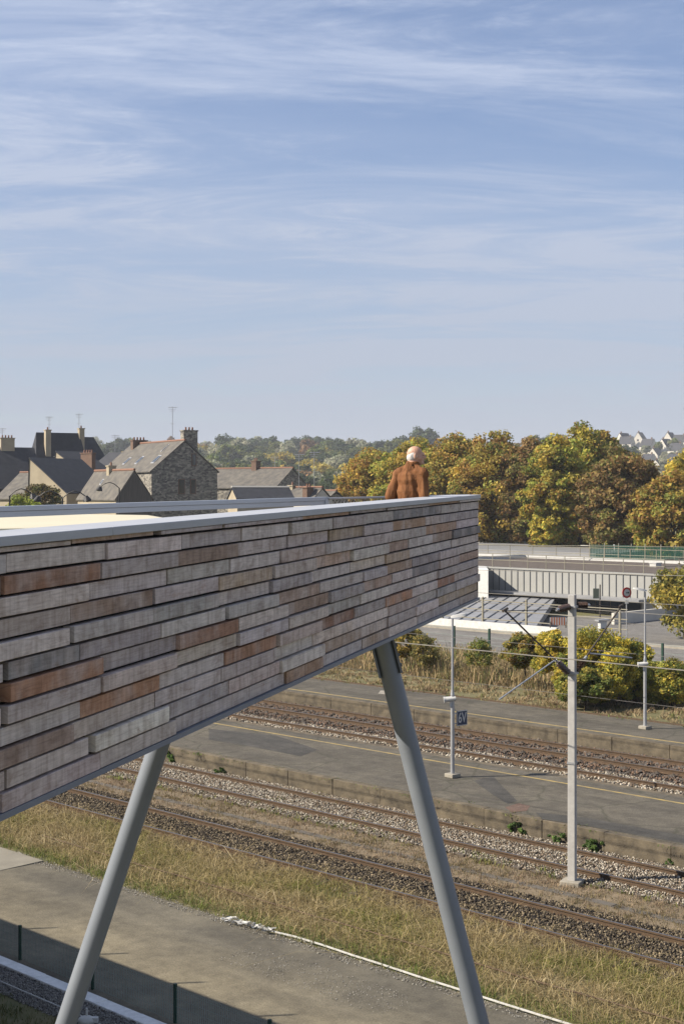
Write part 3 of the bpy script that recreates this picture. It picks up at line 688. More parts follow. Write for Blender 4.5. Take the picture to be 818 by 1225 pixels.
for tp_ in (tipL, tipR): mb = MB(); mb.tube(tp_ - Vector((.06, .06, 0)), tp_ + Vector((.06, .06, .05)), .032); mb.build('clamp', M['dark_metal'], mt)
def wires(name, v, z, r, mat, label, sag=0, w0=-5, w1=150, span=45, ph=0):
    mb = MB(); pts = []
    for w in np.arange(w0, w1, 5):
        u_ = ((w - ph) % span) / span; pts.append(P(v, w, z - sag * 4 * u_ * (1 - u_)))
    mb.path(pts, r, n=5); return tag(mb.build(name, mat), label, 'wire')
wires('contact_wire', 25.9, 5.72, .013, M['wire'], 'pale contact wire stretched over the nearest track in front of the mast', 0)
wires('messenger_wire', 26.7, 6.62, .006, M['wire_dark'], 'thin upper wire held by the left tip of the mast cantilever', .5, ph=mw)
wires('contact_wire', 29.9, 5.45, .006, M['wire_dark'], 'thin contact wire over the pale second track', 0)
wires('feeder_wire', 28.6, 4.5, .005, M['wire_dark'], 'thin low wire passing the mast below its insulators', 0)
wires('contact_wire', 38.7, 5.6, .010, M['wire'], 'contact wire over the track behind the near platform', 0)
wires('messenger_wire', 38.7, 6.9, .009, M['wire'], 'upper wire above the track behind the near platform', .25, ph=20)
wires('contact_wire', 42.4, 5.6, .010, M['wire'], 'contact wire over the farthest track', 0)
wires('messenger_wire', 42.4, 7.2, .010, M['wire'], 'upper wire above the farthest track, crossing the zinc wall', .25, ph=20)

# ------------------------------------------------------------------ text helper
def text_mesh(txt, size, mat, name, parent, loc, rot, extrude=.002):
    cu = bpy.data.curves.new(name, 'FONT'); cu.body = txt; cu.size = size; cu.extrude = extrude; cu.align_x = 'CENTER'; cu.align_y = 'CENTER'; cu.offset = size * .012
    o = bpy.data.objects.new(name, cu); COL.objects.link(o)
    me = bpy.data.meshes.new_from_object(o.evaluated_get(bpy.context.evaluated_depsgraph_get())); bpy.data.objects.remove(o, do_unlink=True)
    me.materials.clear(); me.materials.append(mat); n = bpy.data.objects.new(name, me); COL.objects.link(n); n.parent = parent; n.location = loc; n.rotation_euler = rot; return n

def lamp(x, d, zb, H, label, head_dir, sign=False):
    X = (x - 409) / F * d
    t_ = thing('platform_lamp', label, 'lamp post', (X, d, zb))
    mb = MB(); mb.tube((0, 0, .08), (0, 0, 2.55), .065, .06, n=14); mb.tube((0, 0, 2.55), (0, 0, 2.72), .062, .04, n=14); mb.tube((0, 0, 2.7), (0, 0, H - .05), .042, .034, n=14)
    mb.build('pole', M['galv'], t_, smooth=True)
    mb = MB(); mb.box((0, 0, .06), (.36, .36, .12), R(40)); mb.build('base', M['conc_light'], t_, bevel=.02)
    # lantern: flattened tapering shell
    mb = MB(); s = head_dir; prof = [(-.06, .05, .04), (.02, .085, .075), (.25, .12, .085), (.40, .10, .06), (.45, .05, .03)]
    vs = []; tl = .18
    for (a, wd, th) in prof:
        for (yy, z_) in ((-wd, -th * .3), (-wd * .7, th * .7), (wd * .7, th * .7), (wd, -th * .3)): vs.append((s * a, yy, H + z_ + a * tl))
    fs = []
    for i in range(len(prof) - 1):
        for j in range(4): fs.append((i * 4 + j, i * 4 + (j + 1) % 4, (i + 1) * 4 + (j + 1) % 4, (i + 1) * 4 + j))
    fs += [(0, 1, 2, 3), tuple(range(len(vs) - 4, len(vs)))]
    mb.add(vs, fs); mb.build('lamp_head', M['white_paint'], t_, smooth=True)
    # loudspeaker
    mb = MB(); zc_ = 2.42; mb.tube((-.20, -.02, zc_ - .02), (.10, -.02, zc_ + .02), .085, .075, n=14); mb.tube((-.27, -.02, zc_ - .03), (-.20, -.02, zc_ - .02), .10, .085, n=14); mb.box((-.05, -.02, zc_ - .16), (.06, .06, .16)); mb.build('loudspeaker', M['white_paint'], t_, smooth=True)
    if sign:
        ca = math.cos(R(42)); sa = math.sin(R(42))
        def sp2(u, e): return (.08 + u * ca + e * sa, u * sa - e * ca)
        x_, y_ = sp2(.30, 0); sb = MB(); sb.box((x_, y_, 1.80), (.46, .03, .47), R(42)); sg = sb.build('sign', M['sign_blue'], t_, bevel=.01)
        fr = MB(); x_, y_ = sp2(.30, .017)
        for z2 in (2.02, 1.58): fr.box((x_, y_, z2), (.46, .006, .018), R(42))
        for u2 in (.08, .52): x3, y3 = sp2(u2, .017); fr.box((x3, y3, 1.80), (.018, .006, .44), R(42))
        fr.build('sign_border', M['white_paint'], sg)
        for z2 in (1.95, 1.65): fr = MB(); fr.tube((0, 0, z2), (*sp2(.12, -.02), z2), .012); fr.build('sign_bracket', M['galv'], t_)
        x_, y_ = sp2(.30, .018); tx = text_mesh('6V', .44, M['white_paint'], 'sign_text', sg, (x_, y_, 1.80), (R(90), 0, R(42))); tx.scale = (.74, 1, 1)
    return t_
lamp(541, 45.2, .55, 4.95, 'galvanised platform lamp with the dark 6V sign on its pole', 1, True)
lamp(771, 54.5, .55, 5.15, 'galvanised lamp post on the far platform at the right, without a sign', -1)

# ------------------------------------------------------------------ trees, bushes
def leaf_cloud(rng, n, centers, radii, size, cols, cvar, flat=.35):
    k = len(centers); idx = rng.integers(0, k, n)
    dirs = rng.normal(size=(n, 3)); dirs /= np.linalg.norm(dirs, axis=1)[:, None]; rad = rng.random(n) ** .45
    p = centers[idx] + dirs * rad[:, None] * radii[idx]
    nr = dirs + rng.normal(size=(n, 3)) * .8 + np.array([0, 0, .35]); nr /= np.linalg.norm(nr, axis=1)[:, None]
    t1 = np.cross(nr, rng.normal(size=(n, 3))); t1 /= np.linalg.norm(t1, axis=1)[:, None]; t2 = np.cross(nr, t1)
    s = size * rng.uniform(.5, 1.3, (n, 1)); a = t1 * s; b_ = t2 * s * rng.uniform(.45, .8, (n, 1))
    V = np.stack([p - a, p - b_, p + a, p + b_], 1).reshape(-1, 3)
    Fc = np.arange(n * 4).reshape(-1, 4)
    C = np.array(cols, float); cc = rng.integers(0, len(C), k)[idx]; sw = rng.random(n) < .45; cc[sw] = rng.integers(0, len(C), sw.sum())
    col = C[cc] * (1 + cvar * rng.normal(size=(k, 1))[idx] * .6) * rng.uniform(.75, 1.25, (n, 1)); col = np.clip(col, .01, .9)
    return V, Fc, np.repeat(col, 4, 0)
def make_tree(name, label, cat, h, wd, trunk_h, nclump, nleaf, leaf, cols, seed, group=None, shape='round', cl_r=.17, limbs=9, trunk_r=None, cvar=.35):
    rng = np.random.default_rng(seed); rd = random.Random(seed)
    t_ = thing(name, label, cat, (0, 0, 0), group)
    ch = h - trunk_h; cen = []; rad = []
    for i in range(nclump):
        while True:
            u = rng.uniform(-1, 1, 3); r_ = np.linalg.norm(u)
            if r_ < 1 and r_ > .45: break
        x, y, z = u
        if shape == 'round': sx = 1.0
        elif shape == 'upright': sx = 1 - .35 * max(z, 0) ** 2
        else: sx = 1
        if shape == 'bush': z = z * .5 + .5 if False else z; sx = 1.0 if z < 0 else 1
        if shape == 'bush' and z < 0: x, y = x * (1 + .5 * -z), y * (1 + .5 * -z)
        cen.append((x * wd / 2 * .86 * sx, y * wd / 2 * .86 * sx, trunk_h + ch * (.5 + .44 * z))); r0 = cl_r * min(wd, ch) * rng.uniform(.65, 1.25); rad.append((r0 * 1.15, r0 * 1.15, r0 * .8))
    V, Fc, C = leaf_cloud(rng, nleaf, np.array(cen), np.array(rad), leaf, cols, cvar)
    mb = MB(); tr = trunk_r or h * .018; top = Vector((rd.uniform(-.2, .2), rd.uniform(-.2, .2), trunk_h + ch * .55))
    mb.tube((0, 0, -.3), top * .5, tr * 1.25, tr * .85, n=9); mb.tube(top * .5, top, tr * .85, tr * .3, n=8)
    for i in range(limbs):
        c = Vector(cen[rd.randrange(len(cen))]); f_ = rd.uniform(.35, .9); a_ = top * f_; m_ = a_.lerp(c, .5) + Vector((0, 0, .04 * h)); mb.tube(a_, m_, tr * .4, tr * .25, n=6); mb.tube(m_, c, tr * .25, tr * .08, n=5)
    mb.build('trunk', M['bark'], t_, smooth=True)
    npmesh('crown', V, Fc, C, M['leaf'], t_)
    return t_
def place(o, loc, s=1.0, rz=None, label=None, sz=None):
    o.location = loc; o.scale = (s, s, sz or s); o.rotation_euler = (0, 0, random.uniform(0, 6.28) if rz is None else rz)
    if label: o['label'] = label
    return o
yg = [(0.551, 0.456, 0.073), (0.356, 0.404, 0.066), (0.486, 0.388, 0.058), (0.324, 0.321, 0.058), (0.583, 0.422, 0.073), (0.194, 0.236, 0.044), (0.421, 0.253, 0.051), (0.551, 0.472, 0.103)]
og = [(0.468, 0.308, 0.056), (0.374, 0.243, 0.056), (0.499, 0.373, 0.07), (0.25, 0.276, 0.056), (0.406, 0.324, 0.07), (0.343, 0.195, 0.056), (0.312, 0.324, 0.063)]
br = [(0.277, 0.165, 0.059), (0.225, 0.138, 0.054), (0.317, 0.206, 0.071), (0.171, 0.165, 0.048), (0.225, 0.22, 0.054), (0.344, 0.248, 0.084)]
ye = [(.66, .48, .06), (.56, .42, .06), (.44, .36, .06), (.30, .28, .05)]
# (centre px, top px, width px, depth, palette, label)
chest = [
 (448, 537, 74, 182, og, 'leftmost chestnut tree of the row, low orange green crown beyond the man'),
 (494, 524, 84, 176, yg, 'yellow green chestnut crown directly behind the head of the man'),
 (545, 517, 86, 172, og, 'orange brown chestnut crown just right of the man, above the bridge end'),
 (592, 513, 84, 166, og, 'rust and green chestnut crown right above the end of the bridge'),
 (634, 518, 72, 163, br, 'brown chestnut crown left of the tallest tree of the row'),
 (664, 516, 66, 152, yg, 'bright yellow green chestnut with dark gaps, front of the row behind the zinc building'),
 (692, 505, 78, 160, yg, 'tallest chestnut of the row with a golden green crown'),
 (722, 514, 60, 170, og, 'rusty chestnut top peeping over the right shoulder of the tallest tree'),
 (742, 530, 82, 147, br, 'dark reddish brown chestnut in front at the right, above the green net'),
 (806, 563, 84, 140, og, 'orange brown chestnut cut by the right edge of the photograph'),
]
for i, (cx, ty, wp, d, pl, lab) in enumerate(chest):
    zb = hground(0, d) - .2; top = CAMZ + (591 - ty) / F * d; h = top - zb + .4; wd = wp / F * d * 1.42
    o = make_tree('chestnut_tree', lab, 'tree', h, wd, .3, 260, 42000, .19, pl, 100 + i, 'autumn chestnut trees in a row behind the zinc building', 'upright', .088, 22)
    place(o, ((cx - 409) / F * d, d, zb), 1, 0)
o = make_tree('maple_tree', 'bright yellow tree top at the right edge beside the white far houses', 'tree', 14, 6.5, 3, 60, 9000, .22, ye, 150, None, 'round', .16); place(o, at(822, 0, 165) * Vector((1, 1, 0)) if False else ((822 - 409) / F * 165, 165, hground(0, 165) - .8), 1, 0)
o = make_tree('shrub_tree', 'small yellow green tree at the right end of the zinc wall, beside the lamp', 'tree', 4.9, 4.6, .5, 50, 9000, .12, [(.44, .34, .06), (.36, .30, .06), (.26, .25, .05), (.18, .19, .05)], 151, None, 'round', .17); place(o, ((818 - 409) / F * 92, 92, .2), 1, 0)

# bushes on the bank
def bush(cx, ty, by, wp, d, cols, lab, seed, n=9000, leaf=.09, nm='bush', cl=.2):
    zb = CAMZ - (by - 591) / F * d; zt_ = CAMZ - (ty - 591) / F * d; wd = wp / F * d
    o = make_tree(nm, lab, 'bush', zt_ - zb, wd, .0, 90, int(n * 2.6), leaf * .62, cols, seed, 'bushes on the railway bank', 'bush', cl * .75, 14, .03)
    return place(o, ((cx - 409) / F * d, d, zb), 1, 0)
yb = [(.66, .50, .06), (.56, .46, .06), (.36, .35, .06), (.17, .21, .05), (.70, .52, .09)]
gb = [(.13, .18, .04), (.19, .22, .05), (.28, .27, .06), (.40, .32, .07)]
bush(628, 756, 800, 56, 66, gb + [(.40, .28, .08), (.30, .20, .08)], 'dark green and brown bush left of the concrete mast', 201)
bush(662, 752, 806, 50, 64, yb, 'yellow leafed bush just left of the concrete mast', 202)
bush(712, 750, 838, 84, 62.5, yb[:4], 'large golden bush just right of the concrete mast', 203, 16000)
bush(757, 762, 836, 60, 63, yb[1:] + gb[:2], 'yellow green bush crossed by the far lamp post', 204, 11000)
bush(700, 795, 842, 70, 60.5, gb, 'low green bush at the foot of the golden bush', 205, 9000)
bush(803, 788, 842, 56, 61, yb[1:] + gb, 'green and yellow bush at the right edge beyond the far lamp post', 206)
bush(486, 750, 786, 56, 74, [(.44, .30, .06), (.22, .22, .06), (.54, .38, .07), (.16, .17, .04)], 'rusty yellow bush under the tip of the bridge', 207, 4200)
bush(685, 775, 842, 46, 61.5, [(.60, .46, .07), (.30, .32, .06), (.20, .24, .05)], 'low yellow bush half hidden by the concrete mast', 210, 6000)
bush(737, 772, 840, 50, 61, yb[:4], 'bright yellow bush between the golden bush and the far lamp post', 211, 8000)
bush(778, 790, 842, 44, 61.5, [(.34, .34, .07), (.46, .40, .07), (.18, .22, .05)], 'pale green bush just right of the far lamp post', 212, 5000)
bush(508, 757, 800, 36, 72, [(.34, .26, .08), (.22, .22, .07)], 'thin brownish bush beside the rusty bush under the bridge', 208, 1800)
bush(573, 762, 802, 34, 70, gb, 'small green bush around the middle green fence post', 209, 900)
# small weeds in the pale ballast
for x, y, s, lab in ((218, 906, 1.3, 'largest green weed, in the pale ballast right of the left bridge leg'), (625, 992, 1.0, 'green weed in the ballast left of the mast base'), (668, 1003, .75, 'small green weed hard against the left of the mast'),
                  (713, 1014, .75, 'green weed in the ballast right of the mast'), (803, 1030, .5, 'tiny green weed near the right edge below the platform wall'), (264, 921, .5, 'small weed between the big weed and the platform wall')):
    o = make_tree('weed_plant', lab, 'weed', 0.27, .62, .0, 40, 1700, .034, [(.11, .18, .05), (.15, .23, .06), (.08, .13, .04)], int(x), 'green weeds below the platform wall', 'bush', .17, 8, .006)
    place(o, gp(x, y + 4, .03), s * 1.5)

# far woods on the hill: prototypes then copies
far_pal = {'dark': [(.075, .11, .04), (.10, .13, .05), (.06, .09, .035)], 'green': [(.16, .19, .05), (.21, .22, .06), (.12, .16, .045)], 'gold': [(.58, .42, .07), (.46, .36, .07), (.38, .34, .08)],
           'rust': [(.30, .16, .07), (.34, .20, .08), (.22, .15, .07)], 'pale': [(.36, .37, .24), (.31, .33, .21), (.42, .40, .28)]}
protos = {}
for i, (k, pl) in enumerate(far_pal.items()):
    protos[k] = [None, None]
    for j in range(2):
        t_ = make_tree('hill_tree', 'x', 'tree', 11, (9.5, 12)[j], 1.6, 34, 2600, .55, pl, 300 + 10 * i + j, 'trees of the far wooded hill', 'round', .19, 4)
        protos[k][j] = t_
used = set(); HT = []
words = {'dark': 'dark green', 'green': 'mid green', 'gold': 'golden yellow', 'rust': 'rust brown', 'pale': 'pale grey green'}
rt = random.Random(21); count = 0
def hilltree(x, d, kind, s, lab=None):
    global count
    j = rt.randrange(2); pr = protos[kind][j]
    if (kind, j) in used: o = copy_tree(pr)
    else: o = pr; used.add((kind, j))
    X = (x - 409) / F * d; o.location = (X, d, hground(X, d) - .5); o.scale = (s * rt.uniform(.85, 1.2), s, s * rt.uniform(.85, 1.1)); o.rotation_euler = (0, 0, rt.uniform(0, 6.28))
    o['rowtag'] = 0 if d < 1000 else 9
    HT.append((o, x, d, kind, lab)); o['label'] = lab or ('%s tree of the distant wooded hillside between the town roofs and the chestnuts' % words[kind]); count += 1
    return o
for row_d, n_, x0, x1, s0, s1 in ((430, 13, 236, 440, .75, 1.1), (500, 15, 232, 440, .8, 1.15), (570, 16, 230, 445, .85, 1.2), (650, 18, 225, 450, .85, 1.25), (740, 20, 215, 460, .9, 1.3), (840, 24, 205, 480, .9, 1.3), (950, 26, 110, 500, .9, 1.3)):
    for i in range(n_):
        x = x0 + (x1 - x0) * (i + rt.uniform(.0, 1.0)) / n_
        hilltree(x, row_d * rt.uniform(.95, 1.06), rt.choices(['dark', 'green', 'gold', 'rust', 'pale'], [.32, .34, .12, .12, .10])[0], rt.uniform(s0, s1))
for i in range(52):        # skyline
    x = 100 + 640 * (i + rt.random()) / 52
    hilltree(x, rt.uniform(1040, 1150), rt.choices(['dark', 'green', 'pale'], [.6, .32, .08])[0], rt.choice([.7, .85, 1.0, 1.1, 1.25]), '%s tree on the distant skyline')
for x, d, k, s in ((447, 900, 'dark', 1.5), (482, 930, 'dark', 1.9), (508, 930, 'dark', 2.5), (496, 940, 'green', 1.9), (322, 950, 'dark', 1.9), (375, 980, 'dark', 1.9), (398, 980, 'dark', 1.8), (270, 900, 'dark', 1.6), (300, 940, 'dark', 1.5), (751, 760, 'dark', 1.3), (120, 800, 'dark', 1.3), (216, 800, 'dark', 1.4), (180, 820, 'dark', 1.3), (150, 780, 'gold', 1.1)):
    hilltree(x, d, k, s * .85, 'round %s crown rising above the far skyline near x' % words[k] if False else 'larger %s crown rising above the rest of the distant skyline' % words[k])

marks = [(-99, 'at the far left'), (100, 'above the mansion'), (140, 'above the skylit roof'), (180, 'over the long slate ridge'), (215, 'beside the tall aerial'), (240, 'right of the rubble chimney'), (262, 'over the cottage ridge'), (284, 'left of the brick chimney'),
         (300, 'above the brick chimney'), (318, 'right of the brick chimney'), (338, 'above the rubble gable'), (354, 'above the left aerial'), (370, 'between the two aerials'), (386, 'above the right aerial'), (404, 'above the bridge end post'), (420, 'left of the chestnuts'),
         (440, 'over the first chestnut'), (470, 'left of the bald head'), (495, 'above the bald head'), (520, 'right of the bald head'), (560, 'over the middle chestnuts'), (620, 'behind the tallest chestnut'), (715, 'left of the white estate')]
def finish_hill():
    grp = {}
    for o, x, d, kind, lab in HT:
        if 'rowtag' in o: del o['rowtag']
        if lab and lab.startswith('small tree among'): key = ('small %s tree among the white estate houses' % words[kind],)
        else:
            row = 'low on the far hill' if d < 475 else 'a row up the far hill' if d < 540 else 'two rows up the far hill' if d < 615 else 'mid slope on the far hill' if d < 700 else 'high on the far hill' if d < 790 else 'near the far hilltop' if d < 890 else 'at the far hilltop' if d < 1000 else 'on the hazy skyline'
            mk = [m_ for p_, m_ in marks if x >= p_][-1]; key = ('%s tree %s, %s' % (words[kind], row, mk),)
        grp.setdefault(key[0], []).append((x, o))
    od = ['leftmost', 'second from left', 'third from left', 'fourth from left', 'fifth from left', 'sixth from left', 'seventh from left', 'eighth from left', 'ninth from left', 'tenth from left', 'eleventh from left', 'twelfth from left']
    for k, l in grp.items():
        l.sort(key=lambda t: t[0])
        for i, (x, o) in enumerate(l): o['label'] = k if len(l) == 1 else k + ', ' + od[min(i, 11)]
# ------------------------------------------------------------------ houses
def house(x, d, a, Wd, L, eave_y, ridge_y, side, wall, roofm, label, name='stone_house', ridge=None, base=None, gable_win=(), chim=(), sky=(), wins=(), ant=(), over=.25, group='old town houses with slate roofs', hip=0, asym=.5, gableb=False):
    """x: pixel of the nearest corner; side 'r' = gable runs right of it, long wall left; 'l' mirrored. a: angle of gable from the picture plane"""
    sg = 1 if side == 'r' else -1; a = R(a)
    C = Vector(((x - 409) / F * d, d, 0)); g = Vector((sg * math.cos(a), math.sin(a), 0)); l = Vector((-sg * math.sin(a), math.cos(a), 0))
    ze = CAMZ - (eave_y - 591) / F * d; dr = d + Wd * .5 * math.sin(a); zr = CAMZ - (ridge_y - 591) / F * dr
    zb = (base if base is not None else hground(C.x, d) - .5); t_ = thing(name, label, 'house', C + Vector((0, 0, zb)), group); O = C + Vector((0, 0, zb))
    def H(u, w_, z): return g * u + l * w_ + Vector((0, 0, z - zb))
    def fix(o):
        bm = bmesh.new(); bm.from_mesh(o.data); bmesh.ops.recalc_face_normals(bm, faces=bm.faces); bm.to_mesh(o.data); bm.free()
    mb = MB(); vs = [H(0, 0, zb), H(Wd, 0, zb), H(Wd, L, zb), H(0, L, zb), H(0, 0, ze), H(Wd, 0, ze), H(Wd, L, ze), H(0, L, ze), H(Wd * asym, hip, zr - .12), H(Wd * asym, L - hip, zr - .12)]
    mb.add(vs, [(0, 1, 2, 3), (0, 4, 8, 5, 1), (1, 5, 6, 2), (2, 6, 9, 7, 3), (3, 7, 4, 0), (4, 7, 9, 8), (5, 8, 9, 6)]); fix(mb.build('wall', wall, t_))
    if gableb:
        mb = MB(); mb.add([H(.05, -.06, zb), H(Wd - .05, -.06, zb), H(Wd - .05, -.06, ze), H(Wd * .5, -.06, zr - .2), H(.05, -.06, ze), H(.05, -.005, zb), H(Wd - .05, -.005, zb), H(Wd - .05, -.005, ze), H(Wd * .5, -.005, zr - .2), H(.05, -.005, ze)], [(0, 1, 2, 3, 4), (9, 8, 7, 6, 5), (0, 5, 6, 1), (1, 6, 7, 2), (2, 7, 8, 3), (3, 8, 9, 4), (4, 9, 5, 0)]); fix(mb.build('gable_boarding', M['timber_dark'], t_))
    # roof slabs
    rf = MB(); th = .12; pitchl = (zr - ze) / (Wd * asym); pitchr = (zr - ze) / (Wd * (1 - asym)); og_ = over
    le = [H(-og_, -.12 if not hip else -og_, ze - pitchl * og_), H(-og_, L + .12, ze - pitchl * og_)]; rg = [H(Wd * asym, -.12 + hip, zr), H(Wd * asym, L + .12 - hip, zr)]; re = [H(Wd + og_, -.12 if not hip else -og_, ze - pitchr * og_), H(Wd + og_, L + .12, ze - pitchr * og_)]
    up = Vector((0, 0, th))
    for (p0, p1, p2, p3) in ((le[0], rg[0], rg[1], le[1]), (rg[0], re[0], re[1], rg[1])):
        rf.hexa([p0, p1, p2, p3, p0 + up, p1 + up, p2 + up, p3 + up])
    if hip:
        rf.add([le[0] + up, re[0] + up, rg[0] + up], [(0, 1, 2)]); rf.add([le[1] + up, re[1] + up, rg[1] + up], [(0, 2, 1)])
    ro = rf.build('roof', roofm, t_); fix(ro)
    if ridge: mb = MB(); mb.tube(rg[0] + up, rg[1] + up, .16, n=6); mb.build('ridge_tiles', ridge, ro)
    for (cu, cl_, cw, cd_, ch, cmat) in chim:      # fractions along gable, along length
        zt_ = zr + ch; b0 = H(cu * Wd, cl_ * L, 0); mb = MB(); zlow = ze - .2
        c_ = H(cu * Wd, cl_ * L, (zlow + zt_) / 2); mb.box(c_, (cw, cd_, zt_ - zlow), math.atan2(g.y, g.x)); mb.box(H(cu * Wd, cl_ * L, zt_ + .06), (cw + .16, cd_ + .16, .14), math.atan2(g.y, g.x))
        cho = mb.build('chimney', cmat, ro); mb = MB(); k = max(1, int(max(cw, cd_) / .5))
        for i in range(k):
            off = (i - (k - 1) / 2) * .45; p = H(cu * Wd, cl_ * L, zt_ + .1) + (g if cw > cd_ else l) * off; mb.tube(p, p + Vector((0, 0, .42)), .13, .10, n=8)
        mb.build('chimney_pot', M['terracotta'], cho)
    for (fl, fh, w_, h_) in sky:                  # skylights on the long slope that faces us (u side 0)
        mb = MB(); u0 = Wd * asym * fh; u1 = Wd * asym * (fh + h_)
        def sp_(u, w2, e): return H(u, w2, ze + pitchl * u + th + e)
        mb.hexa([sp_(u0, L * fl, .0), sp_(u1, L * fl, .0), sp_(u1, L * fl + w_, .0), sp_(u0, L * fl + w_, .0), sp_(u0, L * fl, .07), sp_(u1, L * fl, .07), sp_(u1, L * fl + w_, .07), sp_(u0, L * fl + w_, .07)])
        so_ = mb.build('skylight', M['galv'], ro); fix(so_); mb = MB()
        e = .08; du = (u1 - u0) * .12
        mb.hexa([sp_(u0 + du, L * fl + e, .071), sp_(u1 - du, L * fl + e, .071), sp_(u1 - du, L * fl + w_ - e, .071), sp_(u0 + du, L * fl + w_ - e, .071), sp_(u0 + du, L * fl + e, .09), sp_(u1 - du, L * fl + e, .09), sp_(u1 - du, L * fl + w_ - e, .09), sp_(u0 + du, L * fl + w_ - e, .09)]); pn = mb.build('pane', M['glass'], so_); fix(pn)
    for (fu, z0, w_, h_) in gable_win:            # windows in the gable: fraction, height above eave, size
        def gw(u, z, e): return H(u, -e, ze + z)
        u0 = fu * Wd
        mb = MB(); mb.hexa([gw(u0, z0, .05), gw(u0 + w_, z0, .05), gw(u0 + w_, z0, -.1), gw(u0, z0, -.1), gw(u0, z0 + h_, .05), gw(u0 + w_, z0 + h_, .05), gw(u0 + w_, z0 + h_, -.1), gw(u0, z0 + h_, -.1)]); wo_ = mb.build('window', M['brick'], t_)
        e = .12; mb = MB(); mb.hexa([gw(u0 + e, z0 + e, .062), gw(u0 + w_ - e, z0 + e, .062), gw(u0 + w_ - e, z0 + e, .0), gw(u0 + e, z0 + e, .0), gw(u0 + e, z0 + h_ - e, .062), gw(u0 + w_ - e, z0 + h_ - e, .062), gw(u0 + w_ - e, z0 + h_ - e, .0), gw(u0 + e, z0 + h_ - e, .0)]); mb.build('pane', M['glass'], wo_)
    for (fl, z0, w_, h_) in wins:                 # windows in the long wall
        def lw(w2, z, e): return H(-e, w2, ze + z)
        l0 = fl * L
        mb = MB(); mb.hexa([lw(l0, z0, .05), lw(l0 + w_, z0, .05), lw(l0 + w_, z0, -.1), lw(l0, z0, -.1), lw(l0, z0 + h_, .05), lw(l0 + w_, z0 + h_, .05), lw(l0 + w_, z0 + h_, -.1), lw(l0, z0 + h_, -.1)]); wo_ = mb.build('window', M['glass'], t_); fix(wo_)
    for (fu, fl, hh) in ant:
        p = H(fu * Wd, fl * L, zr + .1); tp_ = p + Vector((0, 0, hh)); mb = MB(); mb.tube(p - Vector((0, 0, .4)), tp_, .035, n=5)
        for k in range(4):
            c_ = tp_ - Vector((0, 0, .15 + k * .22)) if k < 3 else tp_ - Vector((0, 0, hh * .5)); hw = .55 - .08 * k; mb.tube(c_ - Vector((hw, .1, 0)), c_ + Vector((hw, -.1, 0)), .02, n=4)
        mb.tube(tp_ - Vector((.5, 0, .1)), tp_ + Vector((.7, 0, -.1)), .018, n=4)
        mb.build('antenna', M['galv'], ro)
    return t_
sm, sd = M['slate_mid'], M['slate']
cr, rb, wh, bk, tr_ = M['render_cream'], M['rubble'], M['render_white'], M['brick'], M['terracotta']
house(181.5, 180, 30, 8.9, 17.5, 563, 527.5, 'r', rb, sm, 'big rubble stone house with broad gable, three skylights and a square gable chimney', ridge=tr_, base=None, gable_win=((.40, -2.9, .9, 1.9), (.58, -2.9, .8, 1.9), (.60, .6, .7, 1.6)), chim=((.60, .04, 1.9, 1.0, 1.25, M['rubble']), (.5, .86, 2.0, .8, .45, bk)), sky=((.10, .22, 1.0, .26), (.42, .22, .8, .26), (.66, .22, .8, .24), (.20, .62, .22, .26)), ant=((.5, .22, 4.4),), wins=((.2, -2.4, 1.0, 1.3),))
house(139, 165, 34, 4.5, 10.5, 596, 563, 'r', cr, sm, 'low house with boarded gable and small square chimney, before the rubble stone house', ridge=tr_, base=None, chim=((.5, .58, .9, .7, .55, cr),), sky=((.60, .45, .4, .2),), over=.2, gableb=True)
house(80, 175, 28, 5.8, 10, 590, 548, 'l', cr, sd, 'cream gabled house with dark slate roof, behind the bush', base=None, asym=.98, sky=(), over=.1)
house(60, 188, 58, 9, 9.5, 596, 565.5, 'r', cr, sm, 'low grey roofed cottage with orange ridge, far left behind the garden tree', ridge=tr_, base=None, sky=((.5, .4, .6, .2),), ant=((.5, .3, 2.2),))
house(45, 215, 62, 6.5, 8.2, 572, 518, 'l', M['slate'], sd, 'tall mansion with a steep dark slate hip roof and slim cream chimneys', base=None, hip=.9, chim=((.3, .26, .9, .8, .35, cr), (.5, .94, .9, .8, .75, cr)), ant=((.35, .3, 2.4), (.5, .9, 3.0)))
house(62, 222, 50, 9, 12, 575, 522, 'l', M['slate'], sd, 'steep slate pavilion wing at the left of the mansion', base=None, hip=2.2, chim=((.5, .3, 1.0, .8, .1, cr),))
house(-45, 205, 62, 9, 11.5, 583, 535, 'l', M['slate'], sd, 'broad dark slate roof with a massive double chimney at the left edge', base=None, chim=((.5, .66, .9, 2.0, 1.35, M['render_cream']),), ant=((.5, .6, 2.8),))
house(137, 200, 40, 8, 8, 566, 541, 'r', cr, sd, 'dark roofed house with skylights between the mansion and the stone house', base=None, sky=((.30, .3, 1.4, .3),), ant=((.5, .8, 2.5),), chim=((.5, .1, .5, .5, .9, wh),))
house(98, 190, 35, 5, 5.6, 565, 540, 'l', cr, sd, 'narrow cream lean-to with a sloping slate roof below the mansion', base=None, asym=.95, chim=((.1, .3, 2.0, .7, -.3, bk),), over=.1)
house(330, 210, 55, 8, 17, 583, 560.5, 'r', rb, sm, 'long low house with orange ridge and brick chimney, right of the rubble stone house', ridge=tr_, base=None, chim=((.5, .40, 1.1, .9, 1.1, bk),), ant=((.8, .3, 1.8),), wins=((.4, -1.8, .9, 1.1), (.7, -1.8, .9, 1.1)))
house(284, 160, 72, 4.4, 6.4, 597, 584, 'l', cr, sd, 'black slate roof with a pale crested ridge and a small cream gable', ridge=wh, base=None, over=.15)
